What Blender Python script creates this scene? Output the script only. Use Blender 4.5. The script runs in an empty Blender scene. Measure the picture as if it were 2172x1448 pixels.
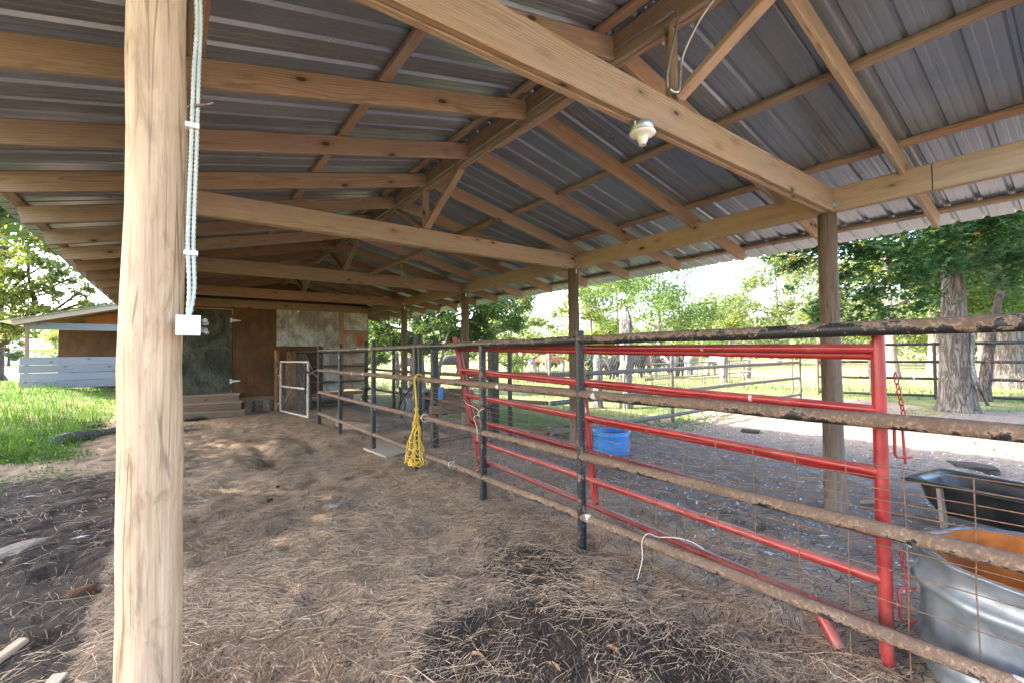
import bpy, bmesh, math, random
import numpy as np
from mathutils import Vector, Matrix

scene = bpy.context.scene
COL = scene.collection
rad = math.radians
RNG = np.random.default_rng(11)
random.seed(5)

# ------------------------------------------------------------------ camera
CAM_H = 1.6
F_PX, YAW, PITCH, ROLL = 957.1, rad(36.70), rad(1.575), rad(-0.52)
fw = Vector((math.sin(YAW)*math.cos(PITCH), math.cos(YAW)*math.cos(PITCH), math.sin(PITCH)))
r0 = Vector((math.cos(YAW), -math.sin(YAW), 0)); u0 = r0.cross(fw)
rt = math.cos(ROLL)*r0 + math.sin(ROLL)*u0
up = -math.sin(ROLL)*r0 + math.cos(ROLL)*u0
cam_data = bpy.data.cameras.new('camera')
cam_data.sensor_width = 36.0
cam_data.lens = F_PX/2172*36
cam_data.clip_start = 0.05
cam_data.clip_end = 3000
cam = bpy.data.objects.new('camera', cam_data)
m = Matrix((rt, up, -fw)).transposed().to_4x4()
m.translation = (0, 0, CAM_H)
cam.matrix_world = m
COL.objects.link(cam)
scene.camera = cam

def at(px, py, d):
    """a point seen at photo pixel (px, py), d metres along the view axis"""
    v = fw + rt*((px-1086)/F_PX) - up*((py-724)/F_PX)
    return Vector((0, 0, CAM_H)) + v*d

# ------------------------------------------------------------------ world, sun, exposure
SUN_EL, SUN_ROT = rad(40), rad(-52)
world = bpy.data.worlds.new("World"); scene.world = world
world.use_nodes = True
wn = world.node_tree
sky = wn.nodes.new('ShaderNodeTexSky')
sky.sky_type = 'NISHITA'; sky.sun_disc = False
sky.sun_elevation = SUN_EL; sky.sun_rotation = SUN_ROT
sky.air_density = 0.9; sky.dust_density = 3.0; sky.ozone_density = 0.8
wn.links.new(sky.outputs[0], wn.nodes['Background'].inputs[0])
wn.nodes['Background'].inputs[1].default_value = 0.15
sun = bpy.data.lights.new('sun', 'SUN')
sun.energy = 2.0; sun.angle = rad(0.6); sun.color = (1.0, 0.93, 0.82)
sun_o = bpy.data.objects.new('sun', sun)
sd = Vector((math.sin(SUN_ROT)*math.cos(SUN_EL), math.cos(SUN_ROT)*math.cos(SUN_EL), math.sin(SUN_EL)))
sun_o.rotation_euler = sd.to_track_quat('Z', 'Y').to_euler()
sun_o.location = sd*60
COL.objects.link(sun_o)
vs = scene.view_settings
vs.view_transform = 'Standard'; vs.look = 'None'
vs.exposure = 3.55; vs.gamma = 1.0; vs.use_curve_mapping = False
scene.render.engine = 'CYCLES'
cy = scene.cycles
cy.max_bounces = 8; cy.diffuse_bounces = 5; cy.glossy_bounces = 4; cy.transmission_bounces = 4
cy.transparent_max_bounces = 8
cy.caustics_reflective = False; cy.caustics_refractive = False
cy.use_denoising = True
try:
    cy.denoiser = 'OPENIMAGEDENOISE'
except Exception:
    pass

# ------------------------------------------------------------------ noise and ground shape
def vnoise(x, y, seed=0):
    x = np.asarray(x, float); y = np.asarray(y, float)
    xi = np.floor(x).astype(np.int64); yi = np.floor(y).astype(np.int64)
    fx = x-xi; fy = y-yi
    fx = fx*fx*(3-2*fx); fy = fy*fy*(3-2*fy)
    def hsh(a, b):
        n = (a*374761393 + b*668265263 + seed*974634777) & 0x7fffffff
        n = (n ^ (n >> 13))*1274126177 & 0x7fffffff
        return ((n ^ (n >> 16)) & 0xffff)/65535.0
    return ((hsh(xi, yi)*(1-fx)+hsh(xi+1, yi)*fx)*(1-fy) + (hsh(xi, yi+1)*(1-fx)+hsh(xi+1, yi+1)*fx)*fy)

def fbm(x, y, seed=0, o=4):
    s = 0; a = .5
    for i in range(o):
        s = s + a*vnoise(x*2**i, y*2**i, seed+i*17); a *= .5
    return s

def sstep(e0, e1, v):
    t = np.clip((v-e0)/(e1-e0), 0, 1)
    return t*t*(3-2*t)

def ground_z(x, y):
    x = np.asarray(x, float); y = np.asarray(y, float)
    z = 0.55*sstep(7, 23, y)*sstep(-.6, -4.0, x)
    near = np.exp(-((x-3)**2+(y-6)**2)/220.0)
    z = z + near*(0.09*(fbm(x*1.5, y*1.5, 3)-.47) + 0.045*(fbm(x*6, y*6, 9, 3)-.44) - .03*sstep(.66, .84, vnoise(x*5.3, y*5.3, 77)) - .022*sstep(.6, .85, vnoise(x*9.7+3, y*9.7, 78)))
    z = z - 0.07*np.exp(-(((x-1.15-.05*(y-8))/.13)**2))*sstep(7.2, 7.8, y)*sstep(10.2, 9, y)   # scraped ruts
    z = z - 0.05*np.exp(-(((x-1.95)/.14)**2))*sstep(7.6, 8.2, y)*sstep(10.6, 9.4, y)
    z = z + 0.05*np.exp(-((x-2.1)**2+(y-2.1)**2)/.3) + .04*np.exp(-((x-1.6)**2+(y-1.3)**2)/.5)
    z = z - 0.10*sstep(.5, -.9, x)*sstep(2.5, -1, y)*0
    z = z + 0.5*(fbm(x/40, y/40, 21, 2)-.37)*sstep(45, 110, np.hypot(x, y))
    return z

def gz(x, y):
    return float(ground_z(x, y))

# ------------------------------------------------------------------ object helpers
WORLD_LOC = {}
def _finish(o, parent, loc):
    loc = Vector(loc)
    WORLD_LOC[o.name] = loc
    if parent is not None:
        o.parent = parent
        o.location = loc - WORLD_LOC[parent.name]
    else:
        o.location = loc
    COL.objects.link(o)
    return o

def thing(name, label, cat, loc=(0, 0, 0), group=None):
    o = bpy.data.objects.new(name, None)
    o.empty_display_size = .2
    _finish(o, None, loc)
    return tag(o, label, cat, group)

def tag(o, label, cat, group=None):
    o['label'] = label; o['category'] = cat
    if group: o['group'] = group
    return o

class MB:
    """collects shapes in world coordinates, then links them as one mesh object"""
    def __init__(s): s.v = []; s.f = []; s.mi = []; s.cur = 0; s.smooth = []
    def add(s, vs_, fs, smooth=False):
        b = len(s.v); s.v.extend(vs_)
        for f in fs:
            s.f.append(tuple(i+b for i in f)); s.mi.append(s.cur); s.smooth.append(smooth)
    def box(s, c, size, rz=0.0, M=None):
        hx, hy, hz = size[0]/2, size[1]/2, size[2]/2
        p = [Vector((a*hx, b*hy, d*hz)) for a in (-1, 1) for b in (-1, 1) for d in (-1, 1)]
        if M is None: M = Matrix.Rotation(rz, 3, 'Z')
        s.add([tuple(M @ q + Vector(c)) for q in p],
              [(0, 1, 3, 2), (4, 6, 7, 5), (0, 4, 5, 1), (2, 3, 7, 6), (0, 2, 6, 4), (1, 5, 7, 3)])
    def beam(s, p0, p1, w, h, upv=(0, 0, 1)):
        p0 = Vector(p0); p1 = Vector(p1); x = (p1-p0).normalized()
        y = Vector(upv).cross(x).normalized(); z = x.cross(y)
        M = Matrix((x, y, z)).transposed()
        s.box((p0+p1)/2, ((p1-p0).length, w, h), M=M)
    def tube(s, pts, r, n=8, cap=True, jit=0, smooth=True):
        pts = [Vector(p) for p in pts]; N = len(pts)
        rs = r if hasattr(r, '__len__') else [r]*N
        d0 = (pts[1]-pts[0]).normalized()
        ref = Vector((0, 0, 1)) if abs(d0.z) < .9 else Vector((1, 0, 0))
        u = d0.cross(ref).normalized()
        vs_ = []; fs = []
        for i, p in enumerate(pts):
            d = (pts[min(i+1, N-1)]-pts[max(i-1, 0)])
            d = d.normalized() if d.length > 1e-9 else d0
            u = (u-d*u.dot(d)).normalized(); w = d.cross(u)
            for k in range(n):
                a = 2*math.pi*k/n
                rr = rs[i]*(1+(random.uniform(-jit, jit) if jit else 0))
                vs_.append(tuple(p+u*(math.cos(a)*rr)+w*(math.sin(a)*rr)))
        for i in range(N-1):
            for k in range(n):
                k2 = (k+1) % n
                fs.append((i*n+k, i*n+k2, (i+1)*n+k2, (i+1)*n+k))
        s.add(vs_, fs, smooth)
        if cap:
            s.add(vs_[:n], [tuple(range(n-1, -1, -1))]); s.add(vs_[-n:], [tuple(range(n))])
    def lathe(s, prof, c, n=32, smooth=True):
        vs_ = []; fs = []; c = Vector(c); N = len(prof)
        for r_, z_ in prof:
            for k in range(n):
                a = 2*math.pi*k/n; vs_.append((c.x+r_*math.cos(a), c.y+r_*math.sin(a), c.z+z_))
        for i in range(N-1):
            for k in range(n):
                k2 = (k+1) % n; fs.append((i*n+k, i*n+k2, (i+1)*n+k2, (i+1)*n+k))
        s.add(vs_, fs, smooth)
    def build(s, name, mats, parent=None, loc=None):
        if loc is None: loc = WORLD_LOC[parent.name] if parent is not None else (0, 0, 0)
        loc = Vector(loc)
        me = bpy.data.meshes.new(name)
        L = np.array(loc)
        v = np.array(s.v, float)-L
        me.from_pydata(v.tolist(), [], s.f)
        if not isinstance(mats, (list, tuple)): mats = [mats]
        for m_ in mats: me.materials.append(m_)
        me.polygons.foreach_set('material_index', s.mi)
        me.polygons.foreach_set('use_smooth', s.smooth)
        me.update()
        o = bpy.data.objects.new(name, me)
        return _finish(o, parent, loc)

def mesh_np(name, V, Fq, mat, parent=None, loc=(0, 0, 0), col=None, smooth=False):
    """mesh from numpy: V (n,3), Fq (m,k) all faces the same size; col per-vertex rgb"""
    me = bpy.data.meshes.new(name)
    V = np.asarray(V, np.float32)-np.array(loc, np.float32)
    k = Fq.shape[1]; nf = len(Fq)
    me.vertices.add(len(V)); me.vertices.foreach_set('co', V.ravel())
    me.loops.add(nf*k); me.loops.foreach_set('vertex_index', Fq.astype(np.int32).ravel())
    me.polygons.add(nf)
    me.polygons.foreach_set('loop_start', np.arange(0, nf*k, k, dtype=np.int32))
    me.polygons.foreach_set('loop_total', np.full(nf, k, np.int32))
    me.polygons.foreach_set('use_smooth', np.full(nf, smooth, bool))
    me.update(calc_edges=True)
    if col is not None:
        a = me.color_attributes.new('Col', 'FLOAT_COLOR', 'POINT')
        c4 = np.ones((len(V), 4), np.float32); c4[:, :3] = col
        a.data.foreach_set('color', c4.ravel())
    me.materials.append(mat)
    o = bpy.data.objects.new(name, me)
    return _finish(o, parent, loc)

_board_cache = {}
def board(name, p0, p1, w, h, mat, parent, upv=(0, 0, 1), warp=.004):
    """a sawn board from p0 to p1 (centre line): w across, h along upv; slightly eased edges and a little crook"""
    p0 = Vector(p0); p1 = Vector(p1); L = (p1-p0).length
    key = (round(L, 2), w, h, mat.name, random.randint(0, 2))
    me = _board_cache.get(key)
    if me is None:
        e = min(.006, w*.12); n = max(2, int(L/.5)); vs_ = []; fs = []
        prof = [(-w/2+e, -h/2), (w/2-e, -h/2), (w/2, -h/2+e), (w/2, h/2-e), (w/2-e, h/2), (-w/2+e, h/2), (-w/2, h/2-e), (-w/2, -h/2+e)]
        ph = random.uniform(0, 6)
        for i in range(n+1):
            t = i/n; x = (t-.5)*L
            oy = warp*math.sin(t*math.pi)*math.sin(ph)*L*.4 + random.uniform(-1, 1)*.0007
            oz = warp*math.sin(t*math.pi*1.0+ph*.3)*math.cos(ph)*L*.2*math.sin(t*math.pi)
            for (a, b) in prof: vs_.append((x, a+oy, b+oz))
        for i in range(n):
            for k in range(8):
                k2 = (k+1) % 8; fs.append((i*8+k, (i+1)*8+k, (i+1)*8+k2, i*8+k2))
        fs.append(tuple(range(8))); fs.append(tuple(n*8+k for k in range(7, -1, -1)))
        me = bpy.data.meshes.new(name); me.from_pydata(vs_, [], fs); me.materials.append(mat); me.update()
        _board_cache[key] = me
    x = (p1-p0).normalized(); y = Vector(upv).cross(x).normalized(); z = x.cross(y)
    o = bpy.data.objects.new(name, me)
    o.rotation_mode = 'QUATERNION'
    o.rotation_quaternion = Matrix((x, y, z)).transposed().to_quaternion()
    return _finish(o, parent, (p0+p1)/2)
# ------------------------------------------------------------------ materials
class NT:
    def __init__(s, name):
        s.m = bpy.data.materials.new(name); s.m.use_nodes = True
        s.t = s.m.node_tree; s.b = s.t.nodes['Principled BSDF']
        s.b.inputs['Roughness'].default_value = .8
        s.b.inputs['Specular IOR Level'].default_value = .3
    def n(s, typ, **kw):
        nd = s.t.nodes.new(typ)
        for k, v in kw.items(): setattr(nd, k, v)
        return nd
    def put(s, sock, v):
        if isinstance(v, bpy.types.NodeSocket): s.t.links.new(v, sock)
        elif v is not None:
            if isinstance(v, (tuple, list)) and len(v) == 3 and sock.type == 'RGBA': v = (*v, 1)
            sock.default_value = v
    def obj(s): return s.n('ShaderNodeTexCoord').outputs['Object']
    def pos(s): return s.n('ShaderNodeNewGeometry').outputs['Position']
    def rnd(s): return s.n('ShaderNodeObjectInfo').outputs['Random']
    def attr(s, name='Col'): return s.n('ShaderNodeAttribute', attribute_name=name).outputs['Color']
    def vec(s, v, scale=(1, 1, 1), off=None):
        a = s.n('ShaderNodeVectorMath', operation='MULTIPLY'); s.put(a.inputs[0], v); a.inputs[1].default_value = scale
        if off is None: return a.outputs[0]
        c = s.n('ShaderNodeVectorMath', operation='ADD'); s.put(c.inputs[0], a.outputs[0]); s.put(c.inputs[1], off)
        return c.outputs[0]
    def noise(s, v, sc, det=4, rough=.55, dist=0):
        a = s.n('ShaderNodeTexNoise'); s.put(a.inputs['Vector'], v); a.inputs['Scale'].default_value = sc
        a.inputs['Detail'].default_value = det; a.inputs['Roughness'].default_value = rough; a.inputs['Distortion'].default_value = dist
        return a.outputs['Fac']
    def voro(s, v, sc, feature='F1', out='Distance', rnd=1):
        a = s.n('ShaderNodeTexVoronoi', feature=feature); s.put(a.inputs['Vector'], v); a.inputs['Scale'].default_value = sc
        a.inputs['Randomness'].default_value = rnd
        return a.outputs[out]
    def wave(s, v, sc, dist=2, det=2, dsc=1, axis='Y'):
        a = s.n('ShaderNodeTexWave', wave_type='BANDS', bands_direction=axis); s.put(a.inputs['Vector'], v)
        a.inputs['Scale'].default_value = sc; a.inputs['Distortion'].default_value = dist; a.inputs['Detail'].default_value = det
        a.inputs['Detail Scale'].default_value = dsc
        return a.outputs['Fac']
    def ramp(s, f, *st):
        a = s.n('ShaderNodeValToRGB'); s.put(a.inputs[0], f); r = a.color_ramp
        while len(r.elements) < len(st): r.elements.new(.5)
        for e, (p, c) in zip(r.elements, st):
            e.position = p
            e.color = (c, c, c, 1) if not hasattr(c, '__len__') else (*c, 1)
        return a.outputs[0]
    def mix(s, f, a, b, mode='MIX'):
        nd = s.n('ShaderNodeMix', data_type='RGBA', blend_type=mode)
        s.put(nd.inputs[0], f); s.put(nd.inputs[6], a); s.put(nd.inputs[7], b)
        return nd.outputs[2]
    def math(s, op, a, b=0.0, clamp=False):
        nd = s.n('ShaderNodeMath', operation=op, use_clamp=clamp); s.put(nd.inputs[0], a); s.put(nd.inputs[1], b)
        return nd.outputs[0]
    def mr(s, v, a, b, c=0.0, d=1.0):
        nd = s.n('ShaderNodeMapRange'); s.put(nd.inputs[0], v)
        for i, q in enumerate((a, b, c, d)): nd.inputs[i+1].default_value = q
        return nd.outputs[0]
    def sep(s, c):
        nd = s.n('ShaderNodeSeparateColor'); s.put(nd.inputs[0], c); return nd.outputs
    def sepv(s, c):
        nd = s.n('ShaderNodeSeparateXYZ'); s.put(nd.inputs[0], c); return nd.outputs
    def hsv(s, c, h=.5, sa=1.0, v=1.0):
        nd = s.n('ShaderNodeHueSaturation'); s.put(nd.inputs['Color'], c)
        s.put(nd.inputs['Hue'], h); s.put(nd.inputs['Saturation'], sa); s.put(nd.inputs['Value'], v)
        return nd.outputs[0]
    def bump(s, hgt, strength=.4, dist=.01):
        nd = s.n('ShaderNodeBump'); s.put(nd.inputs['Height'], hgt)
        nd.inputs['Strength'].default_value = strength; nd.inputs['Distance'].default_value = dist
        s.t.links.new(nd.outputs[0], s.b.inputs['Normal']); return nd
    def out(s, color=None, rough=None, metal=None, spec=None):
        if color is not None: s.put(s.b.inputs['Base Color'], color)
        if rough is not None: s.put(s.b.inputs['Roughness'], rough)
        if metal is not None: s.put(s.b.inputs['Metallic'], metal)
        if spec is not None: s.put(s.b.inputs['Specular IOR Level'], spec)
        return s.m

def off_by_rnd(s, k=37.0):
    r = s.rnd(); a = s.n('ShaderNodeCombineXYZ')
    for i, q in enumerate((k, k*1.7, k*.6)): s.put(a.inputs[i], s.math('MULTIPLY', r, q))
    return a.outputs[0], r

def sawn_wood(name, lo, hi, grey=(.30, .27, .23), grey_amt=.35, knots=True, axis=0, dirt=.42):
    """flat sawn softwood: growth rings round an off-board pith, fibre, knots, water stains"""
    s = NT(name); o = s.obj(); off, r = off_by_rnd(s)
    r2 = s.math('FRACT', s.math('MULTIPLY', r, 7.3)); r3 = s.math('FRACT', s.math('MULTIPLY', r, 13.7)); r4 = s.math('FRACT', s.math('MULTIPLY', r, 29.1))
    def ax(a, b):
        q = [b, b, b]; q[axis] = a; return tuple(q)
    pith = s.n('ShaderNodeCombineXYZ')
    k1, k2 = [i for i in (0, 1, 2) if i != axis]
    s.put(pith.inputs[k1], s.mr(r2, 0, 1, -.05, .05)); s.put(pith.inputs[k2], s.mr(r3, 0, 1, -.16, .16)); s.put(pith.inputs[axis], s.math('MULTIPLY', r, 19.0))
    warp = s.n('ShaderNodeTexNoise'); s.put(warp.inputs['Vector'], s.vec(o, ax(.9, 3.2), off)); warp.inputs['Scale'].default_value = 1.0; warp.inputs['Detail'].default_value = 3
    wv = s.n('ShaderNodeVectorMath', operation='MULTIPLY_ADD'); s.put(wv.inputs[0], warp.outputs['Color']); wv.inputs[1].default_value = ax(0, .085); s.put(wv.inputs[2], s.vec(o, ax(.05, 1.0), pith.outputs[0]))
    ring = s.n('ShaderNodeTexWave', wave_type='RINGS', rings_direction='XYZ'[axis], wave_profile='SAW')
    s.put(ring.inputs['Vector'], wv.outputs[0]); ring.inputs['Scale'].default_value = 26; ring.inputs['Distortion'].default_value = .6; ring.inputs['Detail'].default_value = 2; ring.inputs['Detail Scale'].default_value = 2
    rg_ = s.ramp(ring.outputs['Fac'], (.0, 0.0), (.55, .25), (.86, 1.0), (1.0, .15))
    fine = s.noise(s.vec(o, ax(5, 130), off), 1.0, 4, .7)
    mid = s.noise(s.vec(o, ax(1.6, 24), off), 1.0, 4, .6)
    c = s.ramp(s.math('ADD', s.math('MULTIPLY', fine, .55), s.math('MULTIPLY', mid, .45)), (.32, tuple(.55*a+.45*b for a, b in zip(lo, hi))), (.64, hi))
    c = s.mix(s.math('MULTIPLY', rg_, s.mr(s.noise(s.vec(o, ax(.5, 2), off), 1.2, 2), .3, .7, .35, .95)), c, lo)
    warm = s.noise(s.vec(o, ax(.9, 3), off), 1.3, 3)
    c = s.mix(s.ramp(warm, (.42, 0.0), (.7, .5)), c, s.mix(1.0, c, (1.10, .84, .66), 'MULTIPLY'))
    gr = s.math('MULTIPLY', s.ramp(s.noise(s.vec(o, ax(.6, 3.5), off), 1.7, 6, .65), (.38, 0.0), (.62, 1.0)), s.math('MULTIPLY', s.mr(r4, 0, 1, .4, 1.5), grey_amt))
    c = s.mix(gr, c, s.mix(.5, s.mix(1.0, c, (.80, .86, .9), 'MULTIPLY'), grey))
    if knots:
        d = s.voro(s.vec(o, ax(2.5, 5.6), off), 1.0)
        dn = s.math('ADD', d, s.math('MULTIPLY', s.math('SUBTRACT', mid, .5), .06))
        c = s.mix(s.math('MULTIPLY', s.ramp(dn, (.06, 1.0), (.26, 0.0)), .5), c, tuple(q*.6 for q in lo))
        c = s.mix(s.math('MULTIPLY', s.ramp(dn, (.075, 1.0), (.105, 0.0)), .85), c, (.06, .032, .02))
    st_ = s.ramp(s.noise(s.vec(o, ax(1.6, 9), off), 2.0, 7, .72), (.55, 0.0), (.72, 1.0))
    c = s.mix(s.math('MULTIPLY', st_, dirt), c, (.085, .055, .036))
    sp = s.math('MULTIPLY', s.ramp(s.voro(s.vec(o, (1, 1, 1), off), 34), (.06, 1.0), (.10, 0.0)), s.ramp(s.noise(o, 2.2, 3), (.5, 0.0), (.6, 1.0)))
    c = s.mix(s.math('MULTIPLY', sp, .6), c, (.03, .022, .016))
    c = s.hsv(c, s.mr(r, 0, 1, .488, .506), s.mr(r2, 0, 1, .78, 1.05), s.mr(r3, 0, 1, .80, 1.14))
    s.bump(s.math('ADD', fine, rg_), .22, .003)
    return s.out(c, s.mr(mid, 0, 1, .62, .85), spec=.25)

M = {}
M['pine'] = sawn_wood('pine', (.235, .14, .082), (.55, .405, .275), grey=(.34, .305, .27), grey_amt=.38)
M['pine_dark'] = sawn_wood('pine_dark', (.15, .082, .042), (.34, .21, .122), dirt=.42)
M['grey_board'] = sawn_wood('grey_board', (.13, .135, .15), (.28, .29, .325), (.24, .25, .28), .6, True, 0, .2)
M['step_wood'] = sawn_wood('step_wood', (.20, .15, .10), (.38, .31, .23), (.28, .26, .23), .5)

def round_post(name, lo, hi):
    s = NT(name); o = s.obj(); off, r = off_by_rnd(s)
    f = s.noise(s.vec(o, (95, 95, 3.5), off), 1.0, 5, .72); g = s.noise(s.vec(o, (30, 30, 1.5), off), 1.0, 5, .65, .5)
    c = s.ramp(s.math('ADD', s.math('MULTIPLY', g, .5), s.math('MULTIPLY', f, .5)), (.34, lo), (.60, hi))
    blot = s.ramp(s.noise(s.vec(o, (20, 20, 5.0), off), 1.0, 6, .68, 1.0), (.53, 0.0), (.66, 1.0))
    c = s.mix(s.math('MULTIPLY', blot, .55), c, tuple(q*.55 for q in lo))
    pale = s.ramp(s.noise(s.vec(o, (12, 12, 2.2), off), 1.1, 5), (.48, 0.0), (.68, 1.0))
    c = s.mix(s.math('MULTIPLY', pale, .4), c, tuple(min(1, q*1.2) for q in hi))
    e = s.voro(s.vec(o, (34, 34, 1.1), off), 1.0, 'DISTANCE_TO_EDGE')
    crack = s.math('MULTIPLY', s.ramp(e, (.012, 1.0), (.045, 0.0)), s.ramp(s.noise(s.vec(o, (9, 9, 1.5), off), 1.3, 3), (.47, 0.0), (.56, 1.0)))
    c = s.mix(s.math('MULTIPLY', crack, .55), c, (.12, .075, .045))
    kn = s.voro(s.vec(o, (7, 7, 2.2), off), 1.0)
    c = s.mix(s.math('MULTIPLY', s.ramp(kn, (.10, 1.0), (.3, 0.0)), .35), c, lo)
    c = s.mix(s.math('MULTIPLY', s.ramp(kn, (.07, 1.0), (.11, 0.0)), .7), c, (.12, .07, .04))
    z = s.sepv(o)[2]
    mud = s.math('MULTIPLY', s.mr(z, .0, .8, 1, 0), s.mr(f, .3, .7, .2, .8))
    c = s.mix(mud, c, (.27, .22, .18))   # mud splashed up from the ground
    s.bump(s.math('ADD', s.math('ADD', f, g), s.math('MULTIPLY', crack, -1.2)), .55, .005)
    return s.out(c, .78, spec=.22)
M['post'] = round_post('treated_round_post', (.33, .205, .115), (.585, .415, .265))
M['post_dark'] = round_post('weathered_round_post', (.068, .046, .032), (.15, .105, .074))

def roof_metal():
    s = NT('galvanised_roofing'); o = s.obj(); off, r = off_by_rnd(s)
    n1 = s.noise(s.vec(o, (1.2, 1.2, 1), off), 1.5, 5)
    c = s.ramp(n1, (.3, (.245, .285, .345)), (.7, (.33, .37, .435)))
    sp = s.voro(s.vec(o, (1, 1, .0), off), 46)
    spk = s.math('MULTIPLY', s.ramp(sp, (.10, 1.0), (.2, 0.0)), s.ramp(s.noise(o, 1.6, 3), (.40, 0.0), (.58, 1.0)))
    c = s.mix(s.math('MULTIPLY', spk, .7), c, (.60, .59, .57))
    dust = s.ramp(s.noise(s.vec(o, (1, 1, 1), off), 4, 6, .7), (.5, 0.0), (.8, .4))
    c = s.mix(dust, c, (.33, .32, .31))
    c = s.hsv(c, .5, 1.0, s.mr(r, 0, 1, .85, 1.12))
    return s.out(c, s.mr(n1, 0, 1, .25, .33), .5, .5)
M['roof'] = roof_metal()

def rusty(name, paint=(.012, .013, .014), rust1=(.085, .053, .036), rust2=(.165, .112, .078), paint_amt=.45, drop=.6, under=0.0):
    """steel pipe: rust with remains of dark paint and whitish bird lime"""
    s = NT(name); o = s.pos()
    n1 = s.noise(o, 9, 6, .65); n2 = s.noise(o, 55, 4, .6); n3 = s.noise(o, 2.1, 3)
    c = s.ramp(s.math('ADD', s.math('MULTIPLY', n1, .6), s.math('MULTIPLY', n2, .4)), (.32, rust1), (.66, rust2))
    c = s.mix(s.ramp(n2, (.55, 0.0), (.75, .6)), c, (.36, .20, .11))
    nrm = s.sepv(s.n('ShaderNodeNewGeometry').outputs['Normal'])[2]
    n4 = s.noise(o, 24, 4, .7)
    pf = s.math('ADD', s.math('ADD', s.math('MULTIPLY', n1, .75), s.math('MULTIPLY', n3, .35)), s.math('ADD', s.math('MULTIPLY', n2, .25), s.math('MULTIPLY', s.math('SUBTRACT', n4, .5), .6)))
    pf = s.math('ADD', pf, s.math('MULTIPLY', nrm, -under))
    th = .98-paint_amt*.5
    pm = s.ramp(pf, (max(0, th-.03), 0.0), (min(1, th+.03), 1.0))
    edge = s.math('MULTIPLY', s.ramp(pf, (th-.075, 0.0), (th-.03, 1.0)), s.math('SUBTRACT', 1.0, pm))
    c = s.mix(s.math('MULTIPLY', edge, .35), c, (.44, .30, .19))
    c = s.mix(pm, c, s.mix(s.ramp(n2, (.62, 0.0), (.72, 1.0)), paint, (.26, .24, .21)))
    if drop:
        dv = s.voro(s.vec(o, (1, 1, .5)), 3.6)
        dm = s.ramp(s.math('ADD', dv, s.math('MULTIPLY', s.math('SUBTRACT', n2, .5), .16)), (.085, 1.0), (.105, 0.0))
        ring = s.math('MULTIPLY', s.ramp(s.voro(s.vec(o, (2.6, 2.6, .25)), 1.0), (.030, 1.0), (.045, 0.0)), s.ramp(n1, (.48, 0.0), (.56, 1.0)))
        dm = s.math('MULTIPLY', s.math('MAXIMUM', dm, ring), drop)
        c = s.mix(dm, c, (.66, .64, .60))
    s.bump(s.math('ADD', s.math('MULTIPLY', n2, .7), s.math('MULTIPLY', n1, .4)), .4, .0018)
    return s.out(c, s.mix(pm, (.86,)*3, (.48,)*3), .0, .35)
M['rail'] = rusty('rusty_pipe', paint_amt=.40, under=.15)
M['rail_black'] = rusty('black_painted_pipe', paint_amt=.72, under=.14)
M['steel_post'] = rusty('black_steel_post', paint_amt=.86, drop=.45)
M['grey_pipe'] = rusty('grey_pipe', paint=(.06, .065, .07), rust1=(.08, .06, .05), rust2=(.17, .135, .115), paint_amt=.6, drop=.25)
M['rust_wire'] = rusty('rust_wire', paint=(.14, .08, .05), rust1=(.10, .055, .035), rust2=(.20, .115, .07), paint_amt=.1, drop=0)

def red_paint():
    s = NT('red_gate_paint'); o = s.pos()
    n = s.noise(o, 7, 5); n2 = s.noise(o, 70, 3)
    c = s.ramp(n, (.3, (.20, .010, .012)), (.7, (.31, .018, .019)))
    c = s.mix(s.math('MULTIPLY', s.ramp(s.noise(o, 3.2, 6, .7), (.55, 0.0), (.75, 1.0)), .35), c, (.42, .17, .14))
    nz = s.sepv(s.n('ShaderNodeNewGeometry').outputs['Normal'])[2]
    c = s.mix(s.math('MULTIPLY', s.ramp(nz, (.45, 0.0), (.95, 1.0)), s.math('MULTIPLY', n, .55)), c, (.40, .33, .29))    # dust lying on top
    dv = s.voro(s.vec(o, (1, 1, .5)), 6.0)
    dm = s.ramp(s.math('ADD', dv, s.math('MULTIPLY', s.math('SUBTRACT', n2, .5), .16)), (.06, 1.0), (.085, 0.0))
    c = s.mix(s.math('MULTIPLY', dm, .7), c, (.66, .56, .52))
    zz = s.sepv(o)[2]
    mudm = s.math('MULTIPLY', s.mr(zz, .0, .75, 1, 0), s.ramp(s.noise(o, 11, 6, .75), (.42, 0.0), (.62, 1.0)))
    c = s.mix(s.math('MULTIPLY', mudm, .55), c, (.20, .145, .11))
    chip = s.ramp(s.noise(o, 22, 6, .75), (.635, 0.0), (.66, 1.0))
    c = s.mix(s.math('MULTIPLY', chip, .8), c, (.10, .05, .035))
    s.bump(n2, .12, .002)
    return s.out(c, s.mr(n, .3, .7, .28, .5), 0, .5)
M['red'] = red_paint()

def simple(name, col, rough=.7, metal=0, var=.25, scale=12, bump=.2, spec=.3, dirt=None):
    s = NT(name); o = s.obj(); n = s.noise(o, scale, 5, .6)
    c = s.ramp(n, (.3, tuple(q*(1-var) for q in col)), (.7, tuple(min(1, q*(1+var)) for q in col)))
    if dirt:
        d = s.ramp(s.noise(o, scale*.35, 6, .7), (.45, 0.0), (.65, 1.0))
        c = s.mix(s.math('MULTIPLY', d, .6), c, dirt)
    if bump: s.bump(n, bump, .004)
    return s.out(c, rough, metal, spec)
M['galv'] = simple('galvanised_tank', (.19, .215, .24), .42, .5, .4, 7, .2, dirt=(.24, .24, .235))
M['tank_rust'] = simple('rusty_tank_inside', (.40, .12, .022), .85, 0, .45, 5, .3, dirt=(.12, .04, .015))
M['black_plastic'] = simple('black_plastic', (.012, .013, .015), .38, 0, .4, 8, .06, .45, dirt=(.07, .06, .05))
M['blue_plastic'] = simple('blue_plastic', (.035, .20, .52), .42, 0, .2, 6, .05, .4, dirt=(.12, .12, .12))
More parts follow.
